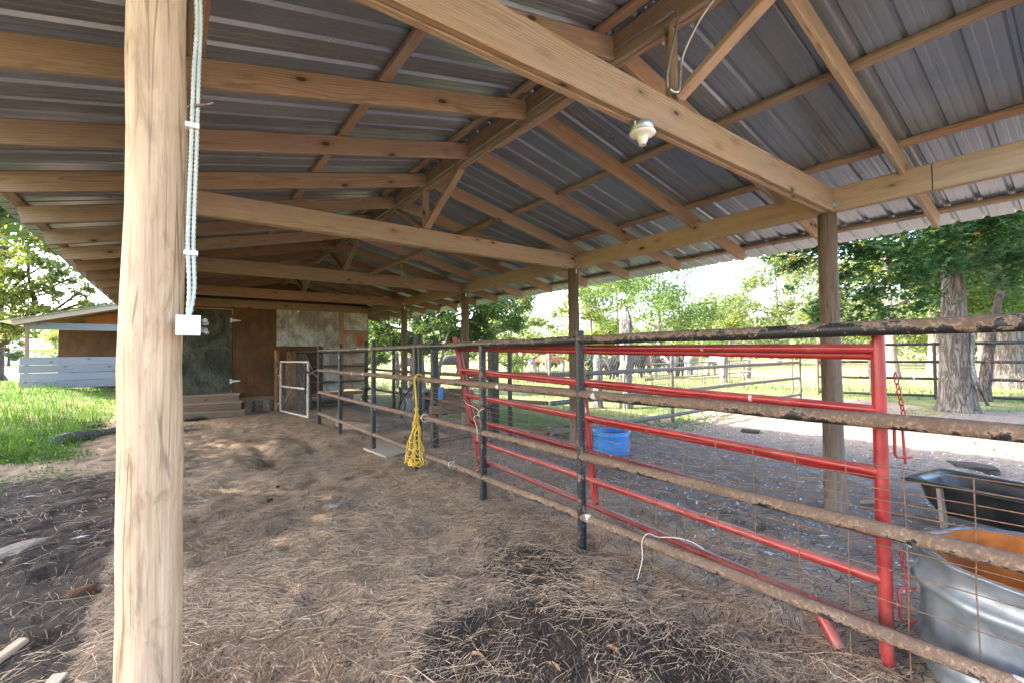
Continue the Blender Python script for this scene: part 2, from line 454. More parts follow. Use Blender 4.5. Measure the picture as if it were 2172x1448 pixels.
M['blue_tag'] = simple('blue_tag', (.04, .24, .72), .5, 0, .1, 6, 0)
M['white_plastic'] = simple('white_box_plastic', (.78, .78, .76), .45, 0, .06, 9, .05, .4)
M['conduit'] = simple('pale_conduit', (.44, .45, .38), .5, .0, .12, 20, .1, .4)
M['zinc'] = simple('zinc_steel', (.50, .52, .54), .42, .8, .2, 20, .05)
M['porcelain'] = simple('porcelain', (.80, .77, .70), .3, 0, .05, 9, 0, .5)
M['rope_yellow'] = simple('yellow_rope', (.55, .36, .055), .85, 0, .35, 60, .4)
M['rope_white'] = simple('white_cord', (.46, .40, .32), .85, 0, .2, 60, .3)
M['beige_paint'] = simple('beige_gate_paint', (.50, .44, .37), .6, 0, .2, 14, .15, dirt=(.26, .17, .10))
M['mesh_wire'] = simple('galvanised_mesh', (.16, .14, .125), .6, .3, .25, 30, 0)
M['far_wire'] = simple('field_wire', (.085, .082, .08), .6, .2, .2, 30, 0)
M['black_rubber'] = simple('black_strap', (.015, .015, .016), .6, 0, .3, 20, .1)
M['dark_gap'] = simple('gap_shade_strip', (.012, .012, .013), .8, 0, .3, 9, .1)  # near-black standing in for the shade in the gap above the wall
M['cement'] = simple('crumbled_concrete', (.23, .19, .155), .9, 0, .25, 14, .6, dirt=(.2, .15, .11))
M['brown_rock'] = simple('brown_rock', (.20, .155, .12), .92, 0, .35, 10, .7)
M['dung'] = simple('dry_dung', (.045, .032, .023), .95, 0, .5, 30, 1.0)
M['tan_board'] = sawn_wood('tan_board', (.28, .22, .16), (.46, .38, .30), (.38, .34, .3), .4, False)
M['leaf_dry'] = simple('dry_leaf', (.26, .155, .085), .8, 0, .4, 30, .2)
M['paper_white'] = simple('pale_scrap', (.62, .62, .60), .7, 0, .15, 20, .1)
M['green_weed'] = None

def plywood(name, a, b, stain=(.05, .035, .02), wavy=3.0, stain_amt=.6):
    s = NT(name); o = s.obj()
    v = s.vec(o, (2.6, 1, .55))
    g = s.wave(v, 3.2, 9*wavy/3, 4, .9, 'X'); n = s.noise(s.vec(o, (3, 1, 1.2)), 1.6, 6, .65)
    c = s.ramp(s.math('ADD', s.math('MULTIPLY', g, .35), s.math('MULTIPLY', n, .65)), (.25, a), (.75, b))
    st = s.ramp(s.noise(s.vec(o, (1.0, 1, .8), (3.7, 1.1, 2.3)), 1.6, 8, .74, .8), (.42, 0.0), (.60, 1.0))
    c = s.mix(s.math('MULTIPLY', st, stain_amt), c, stain)
    sc_ = s.ramp(s.noise(s.vec(o, (22, 1, 22)), 1, 3), (.74, 0.0), (.78, 1.0))
    c = s.mix(s.math('MULTIPLY', sc_, .5), c, (.32, .26, .2))
    s.bump(n, .15, .004)
    return s.out(c, .85, 0, .2)
M['ply_brown'] = plywood('brown_plywood', (.105, .048, .022), (.175, .088, .042))  # darkened base brown: the far end's dimness put into the colour
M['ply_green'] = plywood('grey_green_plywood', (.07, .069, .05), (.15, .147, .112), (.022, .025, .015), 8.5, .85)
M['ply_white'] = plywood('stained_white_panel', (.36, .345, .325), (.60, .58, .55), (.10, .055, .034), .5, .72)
M['ply_rust'] = plywood('rust_streaked_panel', (.27, .24, .20), (.46, .42, .37), (.24, .11, .028), 1.5, .9)
M['ply_inside'] = plywood('shed_plywood', (.10, .05, .026), (.17, .09, .05), (.05, .028, .017), 2, .4)
M['osb'] = plywood('orange_osb', (.26, .085, .024), (.36, .13, .04), (.2, .08, .03), 1, .4)

def bark(name, a, b, sc=7, patch=None):
    s = NT(name); o = s.obj(); off, r = off_by_rnd(s)
    v = s.vec(o, (1, 1, .28), off)
    v2 = s.vec(o, (1, 1, .16), off)
    f = s.math('ABSOLUTE', s.math('SUBTRACT', s.noise(v2, sc*1.3, 4, .6, .8), .5)); n = s.noise(v, sc*3.2, 6, .72, .5)
    h_ = s.math('ADD', s.ramp(f, (.0, 0.0), (.10, 1.0)), s.math('MULTIPLY', n, 1.1))
    c = s.ramp(s.math('MULTIPLY', h_, .55), (.25, a), (.75, b))
    c = s.mix(s.math('MULTIPLY', s.ramp(s.noise(o, 1.3, 5), (.5, 0.0), (.7, 1.0)), .45), c, patch or tuple(q*.6 for q in a))
    s.bump(h_, .8, .04)
    return s.out(c, .95, 0, .15)
M['bark_grey'] = bark('grey_bark', (.06, .05, .042), (.19, .165, .14), 8, (.10, .055, .035))
M['bark_dark'] = bark('dark_bark', (.045, .036, .03), (.15, .12, .10), 9)
M['bark_pale'] = bark('pale_bark', (.13, .105, .085), (.29, .25, .21), 7)
M['dead_wood'] = bark('silvery_dead_wood', (.11, .097, .085), (.30, .28, .26), 10)
M['bark_red'] = bark('reddish_bark', (.17, .075, .035), (.33, .17, .09), 8)

def leaf_mat(name, a, b, trans=.35, yellow=None, rough=.5):
    """leaf colours vary from leaf to leaf; light passes through"""
    s = NT(name); c0 = s.sep(s.attr('Col'))
    c = s.mix(c0[0], a, b)
    if yellow: c = s.mix(s.ramp(c0[1], (.982, 0.0), (.988, 1.0)), c, yellow)
    c = s.hsv(c, .5, 1.0, s.mr(c0[2], 0, 1, .7, 1.3))
    s.out(c, rough, 0, .35)
    t = s.n('ShaderNodeBsdfTranslucent'); s.put(t.inputs['Color'], s.mix(1.0, c, (1.5, 1.55, .6), 'MULTIPLY'))
    mx = s.n('ShaderNodeMixShader'); mx.inputs[0].default_value = trans
    s.t.links.new(s.b.outputs[0], mx.inputs[1]); s.t.links.new(t.outputs[0], mx.inputs[2])
    s.t.links.new(mx.outputs[0], s.t.nodes['Material Output'].inputs[0])
    return s.m
M['leaf_gum'] = leaf_mat('sweetgum_leaf', (.022, .06, .022), (.055, .12, .038), .30, (.36, .24, .03), .42)
M['leaf_mid'] = leaf_mat('green_leaf', (.04, .085, .025), (.10, .15, .045), .4, (.35, .22, .05))
M['leaf_yellow'] = leaf_mat('yellow_green_leaf', (.10, .14, .04), (.20, .22, .075), .45, (.40, .27, .06))
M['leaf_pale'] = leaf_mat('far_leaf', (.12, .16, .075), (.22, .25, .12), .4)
M['leaf_pine'] = leaf_mat('pine_needles', (.03, .065, .035), (.06, .10, .055), .25)
M['grass'] = leaf_mat('grass_blade', (.03, .085, .015), (.075, .145, .025), .4, (.32, .26, .12), .55)
M['weed'] = leaf_mat('weed_leaf', (.04, .11, .02), (.09, .18, .03), .4)
def col_mat(name, rough=.85):
    s = NT(name); c = s.attr('Col'); return s.out(c, rough, 0, .25)
M['straw'] = col_mat('loose_straw', .7)
M['hide'] = col_mat('cattle_hide', .9)

def ground_mat():
    s = NT('earth_and_turf'); p = s.pos(); z = s.sep(s.attr('Col'))
    n1 = s.noise(p, 1.3, 6, .6); n2 = s.noise(p, 9, 6, .65); n3 = s.noise(p, 60, 5, .7)
    fib = s.noise(s.vec(p, (1, 1, 1)), 26, 5, .75, 3.5)
    straw = s.ramp(s.math('ADD', s.math('MULTIPLY', fib, .6), s.math('MULTIPLY', n3, .4)), (.33, (.145, .096, .063)), (.5, (.35, .25, .168)), (.66, (.53, .40, .28)))
    soil = s.ramp(s.math('ADD', s.math('MULTIPLY', n2, .5), s.math('MULTIPLY', n3, .5)), (.3, (.028, .021, .017)), (.7, (.105, .08, .064)))
    pen = s.ramp(s.math('ADD', s.math('MULTIPLY', n2, .45), s.math('MULTIPLY', n3, .55)), (.3, (.125, .093, .072)), (.5, (.235, .18, .142)), (.72, (.39, .31, .255)))
    turf = s.ramp(s.math('ADD', s.math('MULTIPLY', n2, .5), s.math('MULTIPLY', n3, .5)), (.3, (.04, .07, .017)), (.7, (.12, .155, .045)))
    far = s.n('ShaderNodeVectorMath', operation='LENGTH'); s.put(far.inputs[0], p)
    dry = s.ramp(n1, (.35, (.20, .19, .07)), (.65, (.36, .31, .14)))  # dry grass, lightened for the overexposed far field
    turf = s.mix(s.math('MAXIMUM', s.ramp(s.noise(p, .35, 5), (.42, 0.0), (.62, .75)), s.mr(far.outputs['Value'], 18, 34, 0, .85)), turf, dry)  # mixed in with distance: sun glare of the far field put into colour
    def m_(ch, w=.55):
        return s.ramp(s.math('ADD', ch, s.math('MULTIPLY', s.math('SUBTRACT', s.math('ADD', s.math('MULTIPLY', n2, .6), s.math('MULTIPLY', n1, .4)), .5), w)), (.40, 0.0), (.60, 1.0))
    c = s.mix(m_(z[1], .9), straw, soil)
    c = s.mix(m_(z[2], .6), c, pen)
    c = s.mix(m_(z[0], .7), c, turf)
    s.bump(s.math('ADD', s.math('MULTIPLY', n3, .5), s.math('ADD', s.math('MULTIPLY', n2, .9), s.math('MULTIPLY', fib, .4))), .9, .03)
    return s.out(c, .95, 0, .15)
M['ground'] = ground_mat()
# ------------------------------------------------------------------ ground
def zones(x, y):
    lawn = sstep(-.9, -1.7, x+.25*(fbm(x, y, 5)-.5)*3)*sstep(8.9, 10.3, y+1.1*x*0+1.6*(fbm(x*.8, y*.8, 6)-.5))
    lawn = np.maximum(lawn, sstep(-5.5, -7.5, x)*.7)
    field = sstep(6.2, 7.4, y+.02*x+1.4*(fbm(x*.6, y*.6, 7)-.5)*2)*sstep(5.2, 6.0, x)
    field = np.maximum(field, sstep(15.5, 19, x+4*(fbm(x*.4, y*.4, 8)-.5)))
    field = np.maximum(field, .55*sstep(9, 13, x)*sstep(.42, .56, fbm(x*.7, y*.7, 12)))
    field = np.maximum(field, sstep(19, 21, y))
    field = field*(1-.8*np.exp(-(((x-15.5)/2.6)**2+((y-6.2)/1.6)**2)))   # worn gateway
    turf = np.clip(np.maximum(lawn, field), 0, 1)
    manure = sstep(-.15, -.7, x)*sstep(9.5, 7.5, y)*1.05
    for (a, b, sx, sy, w) in ((1.55, 1.9, .80, .70, 1.02), (2.15, 2.70, .42, .50, 1.15), (1.2, 1.5, .6, .5, 1.0), (2.0, 1.4, .55, .45, 1.0), (.75, 8.8, .3, .8, .35), (2.1, 9.4, .3, .6, .5), (.3, 12.5, .5, 1.2, .8),
                              (4.4, 2.4, .8, 1.6, .55), (6.6, 2.4, .8, .5, .5), (5.2, .6, .6, 1.0, .8), (4.4, 5.5, .7, .9, .4), (-.5, 3.5, .6, 1.5, .4)):
        manure = np.maximum(manure, w*np.exp(-(((x-a)/sx)**2+((y-b)/sy)**2)))
    pen = sstep(3.4, 5.2, x+.8*(fbm(x*.9, y*.9, 31)-.5))*(1-turf)
    pen = np.maximum(pen, .75*np.exp(-(((x-2.62)/.35)**2+((y-2.2)/.5)**2)))
    return turf, np.clip(manure, 0, 1), np.clip(pen, 0, 1)

def axis(lo, hi, step, far, growth=1.10):
    a = list(np.arange(lo, hi, step)); s = step
    while a[-1] < far: s *= growth; a.append(a[-1]+s)
    s = step; b = []; q = lo
    while q > -far: s *= growth; q -= s; b.append(q)
    return np.array(b[::-1]+a)
gx = axis(-3.0, 9.0, .055, 900); gy = axis(-.5, 13.0, .055, 900)
GX, GY = np.meshgrid(gx, gy, indexing='xy')
fx_, fy_ = GX.ravel(), GY.ravel()
GZ = ground_z(fx_, fy_)
# fine lumps of trodden litter where the mesh is fine
finem = np.exp(-((fx_-2)**2/16+(fy_-4)**2/30))
GZ = GZ + finem*.012*(fbm(fx_*16, fy_*16, 41, 2)-.4)
V = np.stack([fx_, fy_, GZ], 1)
ny_, nx_ = GX.shape
ii = np.arange(ny_-1)[:, None]*nx_+np.arange(nx_-1)[None, :]
Fq = np.stack([ii, ii+1, ii+1+nx_, ii+nx_], -1).reshape(-1, 4)
zt, zm, zp = zones(fx_, fy_)
ground = mesh_np('ground', V, Fq, M['ground'], col=np.stack([zt, zm, zp], 1), smooth=True)
ground['kind'] = 'structure'

# ------------------------------------------------------------------ loose straw, chips and litter
def strips(n, x, y, ln, wd, colr, lift=.012, tilt=.12, bend=.25, zoff=0.0):
    """n bent straws lying on the ground: 3 cross-sections, two quads each"""
    a = 9*fbm(x*.9, y*.9, 91, 3)+RNG.normal(0, .75, n); a = np.where(RNG.random(n) < .35, RNG.uniform(0, 2*np.pi, n), a); b = a+RNG.normal(0, bend, n)
    z0 = ground_z(x, y)+RNG.uniform(.002, lift, n)+zoff
    h = ln/2
    x1 = x-np.cos(a)*h; y1 = y-np.sin(a)*h; x2 = x+np.cos(b)*h; y2 = y+np.sin(b)*h
    za = ground_z(x1, y1)+RNG.uniform(.002, lift, n)+np.abs(RNG.normal(0, tilt, n))*h*.5+zoff
    zb = ground_z(x2, y2)+RNG.uniform(.002, lift, n)+np.abs(RNG.normal(0, tilt, n))*h*.5+zoff
    zc = np.maximum(z0, (za+zb)/2-.0)+.002
    px = -np.sin((a+b)/2)*wd/2; py = np.cos((a+b)/2)*wd/2
    V = np.empty((n, 6, 3))
    for k, (xx, yy, zz, w) in enumerate(((x1, y1, za, .8), (x, y, zc, 1), (x2, y2, zb, .6))):
        V[:, 2*k, 0] = xx+px*w; V[:, 2*k, 1] = yy+py*w; V[:, 2*k, 2] = zz
        V[:, 2*k+1, 0] = xx-px*w; V[:, 2*k+1, 1] = yy-py*w; V[:, 2*k+1, 2] = zz+.001
    base = np.arange(n)[:, None]*6
    F = np.concatenate([base+np.array([0, 2, 3, 1]), base+np.array([2, 4, 5, 3])])
    C = np.repeat(colr, 6, axis=0)
    return V.reshape(-1, 3), F, C

def straw_colors(n, dark=0.0):
    t = RNG.random((n, 1)); g = RNG.uniform(.55, 1.15, (n, 1))
    c = (np.array([.28, .18, .108])*(1-t)+np.array([.60, .44, .285])*t)*g
    d = RNG.random((n, 1)) < dark
    return np.where(d, np.array([.055, .038, .027])*g, c)

def join(lst):
    Vs, Fs, Cs, b = [], [], [], 0
    for V, F, C in lst:
        Vs.append(V); Fs.append(F+b); Cs.append(C); b += len(V)
    return np.concatenate(Vs), np.concatenate(Fs), np.concatenate(Cs)

def sample(n, x0, x1, y0, y1, power=1.3):
    """points denser near where the floor is seen close up"""
    out = []
    tot = 0
    while tot < n:
        x = RNG.uniform(x0, x1, n*3); y = RNG.uniform(y0, y1, n*3)
        d = np.hypot(x-.5, y); keep = RNG.random(n*3) < np.clip((2.2/np.maximum(d, 1.2))**power, 0, 1)
        out.append(np.stack([x[keep], y[keep]], 1)); tot += keep.sum()
    p = np.concatenate(out)[:n]
    return p[:, 0], p[:, 1]

parts = []
n = 190000
x, y = sample(n, -.4, 2.9, .7, 14.5, 1.2)
_, zm_, zp_ = zones(x, y)
cl = fbm(x*1.7, y*1.7, 51)
keep = RNG.random(n) < np.clip(.25+2.2*(cl-.33), .12, 1)*(1-.84*zm_)*(1-.6*zp_)
x, y = x[keep], y[keep]; n = len(x)
dist = np.hypot(x, y)
parts.append(strips(n, x, y, RNG.gamma(2.6, .032, n)+.02, RNG.uniform(.0009, .0021, n)*(1+dist*.14), straw_colors(n, .08), lift=.022))
# trampled dark bits and chips
n = 34000
x, y = sample(n, -2.6, 2.9, .7, 10, 1.5)
_, zm_, _ = zones(x, y); keep = RNG.random(n) < .15+.85*zm_; x, y = x[keep], y[keep]; n = len(x)
parts.append(strips(n, x, y, RNG.gamma(2.2, .018, n)+.012, RNG.uniform(.0018, .0065, n), straw_colors(n, .72)*RNG.uniform(.5, 1.0, (n, 1)), lift=.02, tilt=.35))
n = 5200
x, y = sample(n, -3.2, 0.0, .7, 9, 1.2)
parts.append(strips(n, x, y, RNG.gamma(3, .03, n)+.03, RNG.uniform(.002, .005, n), straw_colors(n, .25), lift=.02))
# pen side
n = 26000
x, y = sample(n, 2.7, 9.5, -.4, 7.5, 1.0)
_, zm_, zp_ = zones(x, y); keep = RNG.random(n) < 1-.55*zp_; x, y = x[keep], y[keep]; n = len(x)
c = straw_colors(n, .45); g = c.mean(1, keepdims=True); c = (c*.55+g*.45*np.array([1.0, .93, .88]))
parts.append(strips(n, x, y, RNG.gamma(2.4, .02, n)+.015, RNG.uniform(.002, .005, n)*(1+.12*np.hypot(x, y)*.6), c, lift=.014))
n = 5200
x, y = sample(n, 3.6, 13, -.2, 7.5, .7)
parts.append(strips(n, x, y, RNG.gamma(2, .012, n)+.012, RNG.uniform(.008, .02, n), np.clip(RNG.normal(.46, .14, (n, 1)), .2, .75)*np.array([1, .93, .89]), lift=.008, tilt=.5))
V, F, C = join(parts)
straw = mesh_np('straw', V, F, M['straw'], col=C)
straw['kind'] = 'stuff'
straw['label'] = 'loose straw, chips and trodden litter over the dirt floor'

# a few long straws and dry leaves stand out
# ------------------------------------------------------------------ grass
def blades(x, y, hgt, wd, lean=.35, rnd=None):
    n = len(x); a = RNG.uniform(0, 2*np.pi, n); b = RNG.uniform(0, 2*np.pi, n)
    z = ground_z(x, y)-.01
    dx = np.cos(a)*wd/2; dy = np.sin(a)*wd/2
    lx = np.cos(b)*hgt*np.abs(RNG.normal(lean, .2, n)); ly = np.sin(b)*hgt*np.abs(RNG.normal(lean, .2, n))
    V = np.empty((n, 5, 3))
    V[:, 0] = np.stack([x-dx, y-dy, z], 1); V[:, 1] = np.stack([x+dx, y+dy, z], 1)
    V[:, 2] = np.stack([x-dx*.7+lx*.35, y-dy*.7+ly*.35, z+hgt*.6], 1); V[:, 3] = np.stack([x+dx*.7+lx*.35, y+dy*.7+ly*.35, z+hgt*.6], 1)
    V[:, 4] = np.stack([x+lx, y+ly, z+hgt], 1)
    base = np.arange(n)[:, None]*5
    F = np.concatenate([base+np.array([0, 1, 3]), base+np.array([0, 3, 2]), base+np.array([2, 3, 4])])
    C = np.repeat(RNG.random((n, 3)), 5, axis=0)
    return V.reshape(-1, 3), F, C
def leaf_quads(c, size, nz_bias=.5, aspect=.6, n_=None):
    """little folded diamond leaves centred on c"""
    n = len(c)
    nr = RNG.normal(0, 1, (n, 3)); nr[:, 2] = np.abs(nr[:, 2])+nz_bias; nr /= np.linalg.norm(nr, axis=1, keepdims=True)
    t = RNG.normal(0, 1, (n, 3)); t -= nr*(t*nr).sum(1, keepdims=True); t /= np.linalg.norm(t, axis=1, keepdims=True)
    b = np.cross(nr, t); s = (size*RNG.uniform(.6, 1.3, n))[:, None]
    V = np.stack([c-t*s*.5, c+b*s*aspect*.5+nr*s*.08, c+t*s*.5, c-b*s*aspect*.5+nr*s*.08], 1)
    base = np.arange(n)[:, None]*4
    F = np.concatenate([base+np.array([0, 1, 2]), base+np.array([0, 2, 3])])
    return V.reshape(-1, 3), F, np.repeat(RNG.random((n, 3)), 4, axis=0)

gp = []
n = 90000
y = 7.6+22*RNG.random(n)**1.6; x = -.8-RNG.random(n)**.8*(1.2+.55*y)
t_, _, _ = zones(x, y)
keep = (RNG.random(n) < t_*np.clip(1.5*fbm(x*1.2, y*1.2, 61)+.2, .2, 1)); x, y = x[keep], y[keep]; n = len(x)
gp.append(blades(x, y, RNG.gamma(3.5, .03, n)*np.clip(1.5-.03*y, .7, 1.3)*np.clip(.45+1.2*t_[keep]*fbm(x, y, 63)*1.6, .4, 1.3), RNG.uniform(.005, .011, n)*(1+y*.035)))
n = 26000
x = RNG.uniform(5.6, 26, n); y = RNG.uniform(-1, 24, n); t_, _, _ = zones(x, y)
keep = RNG.random(n) < t_*np.clip(2.2*(fbm(x*.7, y*.7, 71)-.3), .05, 1); x, y = x[keep], y[keep]; n = len(x)
gp.append(blades(x, y, RNG.gamma(3, .022, n)+.02, RNG.uniform(.007, .014, n)*(1+.04*np.hypot(x, y)), lean=.6))
n = 24000
r_ = 22+55*RNG.random(n)**1.3; a_ = RNG.uniform(rad(-5), rad(88), n); x = r_*np.sin(a_); y = r_*np.cos(a_)
keep = RNG.random(n) < np.clip(2.4*(fbm(x*.25, y*.25, 77)-.3), .05, 1); x, y = x[keep], y[keep]; n = len(x)
gp.append(blades(x, y, RNG.gamma(3, .03, n)+.04, RNG.uniform(.02, .05, n), lean=.5))
V, F, C = join(gp)
grass = mesh_np('grass', V, F, M['grass'], col=C); grass['kind'] = 'stuff'
grass['label'] = 'bright green grass growing outside the barn'

def weeds(name, label, pts, n, rx, hgt, leaf, mat):
    lst = []
    for (a, b) in pts:
        k = n
        ang = RNG.uniform(0, 2*np.pi, k); rr = rx*np.sqrt(RNG.random(k))
        xx = a+np.cos(ang)*rr; yy = b+np.sin(ang)*rr
        zz = ground_z(xx, yy)+hgt*RNG.random(k)*np.clip(1.2-rr/rx, .2, 1)
        lst.append(leaf_quads(np.stack([xx, yy, zz], 1), leaf, .8, .55))
    V, F, C = join(lst)
    o = mesh_np(name, V, F, mat, col=C); o['kind'] = 'stuff'; o['label'] = label
    return o
wp = []
for i in range(70):
    yy = 9.6+4.6*RNG.random()**1.5; wp.append((-1.35-RNG.random()*(.4+.35*yy), yy+.3))
weeds('ground_weeds', 'broad leafed green weeds in front of the lawn', wp, 130, .42, .26, .055, M['weed'])
wp = [(-1.9, 7.9), (-1.6, 8.4), (-2.3, 8.3), (-1.5, 8.9), (-2.75, 7.9), (-1.3, 8.6)]
weeds('sparse_weeds', 'sparse weed sprigs on the dark soil by the log', wp, 60, .3, .10, .04, M['weed'])
wp = [(6.2+RNG.random()*4.5, 5.6+RNG.random()*1.3) for i in range(26)] + [(15.4, 7.6), (16.2, 8.0), (17.0, 7.6), (16.4, 7.2), (18.6, 6.4), (19.2, 6.1)]
weeds('pen_weeds', 'low weeds along the pipe cross fence', wp, 90, .45, .18, .05, M['weed'])
wp = [(11.5, 2.2), (9.0, 4.6), (9.8, 1.0), (10.6, .4), (11.2, .9), (13, 3.4), (14.9, 2.2), (15.4, 3.2), (8.4, 2.4)]
weeds('thin_weeds', 'thin green sprigs scattered over the pale pen dirt', wp, 60, .8, .07, .045, M['weed'])
# ------------------------------------------------------------------ the pole barn
barn = thing('pole_barn', 'open timber pole barn with ribbed metal gable roof over the dirt alley', 'barn', (2.593, 6, 0))
RX, RZ, SR, SL = 2.593, 3.755, .2186, .2275
def zr(x): return RZ - (SR*(x-RX) if x > RX else SL*(RX-x))
Y_RAF = [.09+1.03*k for k in range(18)]
Y_END = 18.6
TIE_Y = [1.65, 5.293, 8.81, 12.223]
XR = 5.24
# round posts
def round_timber(name, x, y, z0, z1, r0_, r1_, mat, parent, seed=0, n=20, seg=14):
    mb = MB(); pts = []; rs = []
    rg = np.random.default_rng(seed)
    for i in range(seg+1):
        t = i/seg
        pts.append((x+rg.normal(0, .0022), y+rg.normal(0, .0022), z0+(z1-z0)*t)); rs.append((r0_+(r1_-r0_)*t)*(1+rg.normal(0, .012)))
    mb.tube(pts, rs, n, jit=.012)
    return mb.build(name, mat, parent, (x, y, 0))
round_timber('post', -.055, 1.72, -.3, 2.98, .082, .072, M['post'], barn, 1)
round_timber('post', 5.30, 1.73, -.3, 2.98, .093, .082, M['post_dark'], barn, 2)
for k, y in enumerate(TIE_Y[1:]+[15.6]):
    round_timber('post', 5.29, y+.08, -.3, 2.98, .096, .088, M['post_dark'], barn, 3+k)
    round_timber('post', -.06, y+.08, -.3, 2.98, .085, .078, M['post_dark'], barn, 13+k)
# headers: two plies each side, spliced over the posts
def plies(x_in, sgn, segs):
    for (a, b, m_) in segs:
        for k in (0, 1):
            xc = x_in+sgn*(.0225+k*.055)
            board('header', (xc, a+k*.02, 3.102), (xc, b-.004+k*.02, 3.102), .045, .232, m_, barn)
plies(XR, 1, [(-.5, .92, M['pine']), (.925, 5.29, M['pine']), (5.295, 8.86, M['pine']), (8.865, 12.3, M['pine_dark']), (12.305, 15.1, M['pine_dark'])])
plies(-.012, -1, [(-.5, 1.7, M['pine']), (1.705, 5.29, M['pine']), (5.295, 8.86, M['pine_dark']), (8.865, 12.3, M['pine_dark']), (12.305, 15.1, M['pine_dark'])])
# tie beams, king posts, braces
for i, y in enumerate(TIE_Y):
    m_ = M['pine'] if i < 2 else M['pine_dark']
    for k in (0, 1):
        board('tie_beam', (-.11, y+.0235+k*.058, 3.102), (XR-.004, y+.0235+k*.058, 3.102), .045, .230, m_, barn)
    yk = y+.05
    board('king_post', (RX, yk, 3.221), (RX, yk, 3.724), .042, .088, m_, barn, upv=(1, 0, 0))
    for s in (-1, 1):
        board('knee_brace', (RX, yk+s*.055, 3.245), (RX, yk+s*.93, 3.715), .088, .042, m_, barn, upv=(0, -s, 1))
board('tie_beam', (-.11, 15.05, 3.102), (XR-.004, 15.05, 3.102), .045, .230, M['pine_dark'], barn)
# ridge board with a scabbed splice
for (a, b, m_) in ((-.5, 2.45, M['pine']), (2.455, 6.4, M['pine']), (6.405, 10.5, M['pine_dark']), (10.505, Y_END-.1, M['pine_dark'])):
    board('ridge_beam', (RX-.012, a, 3.835), (RX-.012, b, 3.835), .040, .215, m_, barn)
    board('ridge_beam', (RX+.033, a+.02, 3.812), (RX+.033, b, 3.812), .040, .170, m_, barn)
board('splice_plate', (RX+.024, 2.35, 3.713), (RX+.024, 3.75, 3.713), .085, .026, M['pine'], barn)
# rafters
for k, y in enumerate(Y_RAF):
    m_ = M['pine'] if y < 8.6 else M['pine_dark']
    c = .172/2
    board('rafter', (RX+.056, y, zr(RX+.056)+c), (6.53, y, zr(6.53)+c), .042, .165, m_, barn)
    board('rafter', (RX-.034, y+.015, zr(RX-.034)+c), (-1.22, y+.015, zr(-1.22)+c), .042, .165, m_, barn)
# purlins on the rafters
for x in (2.80, 3.94, 5.10, 6.55, 2.40, 1.23, .08, -1.22):
    z = zr(x)+.172+.0215
    s = -SR if x > RX else SL
    seg = [-.5, 3.2, 6.27, 9.37, 12.45, Y_END]
    for a, b in zip(seg[:-1], seg[1:]):
        dx = random.uniform(-.02, .02)
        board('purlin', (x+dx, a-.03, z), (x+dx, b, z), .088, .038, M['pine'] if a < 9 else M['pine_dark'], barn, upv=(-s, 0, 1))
# a loose brace left hanging behind the second tie
board('diagonal_brace', (3.02, 8.72, 3.17), (3.66, 5.40, 3.55), .036, .09, M['pine_dark'], barn, upv=(.5, 0, 1))
board('hanger_block', (3.75, 8.86, 3.22), (3.75, 8.86, 3.48), .03, .04, M['pine'], barn, upv=(1, 0, 0))
# ribbed roofing sheets
def roof_sheet(y0, wdt, side, lift):
    prof = []
    n_rib = 4; p = wdt/n_rib
    for i in range(n_rib):
        a = i*p
        prof += [(a, 0), (a+.016, .022), (a+.040, .022), (a+.056, 0), (a+p*.5-.016, 0), (a+p*.5-.008, .0025), (a+p*.5+.006, .0025), (a+p*.5+.014, 0), (a+p*.72, 0), (a+p*.72+.007, .0025), (a+p*.72+.018, .0025), (a+p*.72+.026, 0)]
    prof.append((wdt+.006, 0))
    x0, x1 = (RX+.01, 6.98) if side > 0 else (RX-.01, -1.37)
    vs_ = []; fs = []
    xs = [x0+(x1-x0)*t for t in (0, .5, 1)]
    for x in xs:
        for (yy, zz) in prof:
            vs_.append((x, y0+yy, zr(x)+.172+.042+zz+lift))
    n = len(prof); nb = len(vs_)
    vs_ += [(a, b, c+.0012) for a, b, c in vs_]
    for i in range(2):
        for k in range(n-1):
            q = (i*n+k, i*n+k+1, (i+1)*n+k+1, (i+1)*n+k)
            if side > 0: q = q[::-1]
            fs.append(q); fs.append(tuple(nb+j for j in q[::-1]))
    mb = MB(); mb.add(vs_, fs)
    return mb.build('roof_sheet', M['roof'], barn, (x0, y0, zr(x0)))
W = .914
for k in range(21):
    y0 = -.60+k*W
    for s in (1, -1):
        roof_sheet(y0, W, s, .0015*(k % 2))
mb = MB()
for s in (1, -1):
    a, b = RX, RX+s*.2
    mb.add([(a, -.62, 4.015), (a, Y_END+.1, 4.015), (b, Y_END+.1, zr(b)+.172+.066), (b, -.62, zr(b)+.172+.066)], [(0, 1, 2, 3)])
mb.build('ridge_cap', M['roof'], barn)
# connector plates at the beam ends
for y in TIE_Y:
    mb = MB(); mb.box((XR-.003, y-.045, 3.05), (.004, .085, .042)); mb.box((XR-.02, y-.002, 3.05), (.04, .004, .04))
    mb.build('connector_plate', M['zinc'], barn)
for y in TIE_Y[1:]:
    mb = MB(); mb.box((5.29-.03, y-.02, 2.94), (.03, .004, .07)); mb.build('post_strap', M['zinc'], barn)

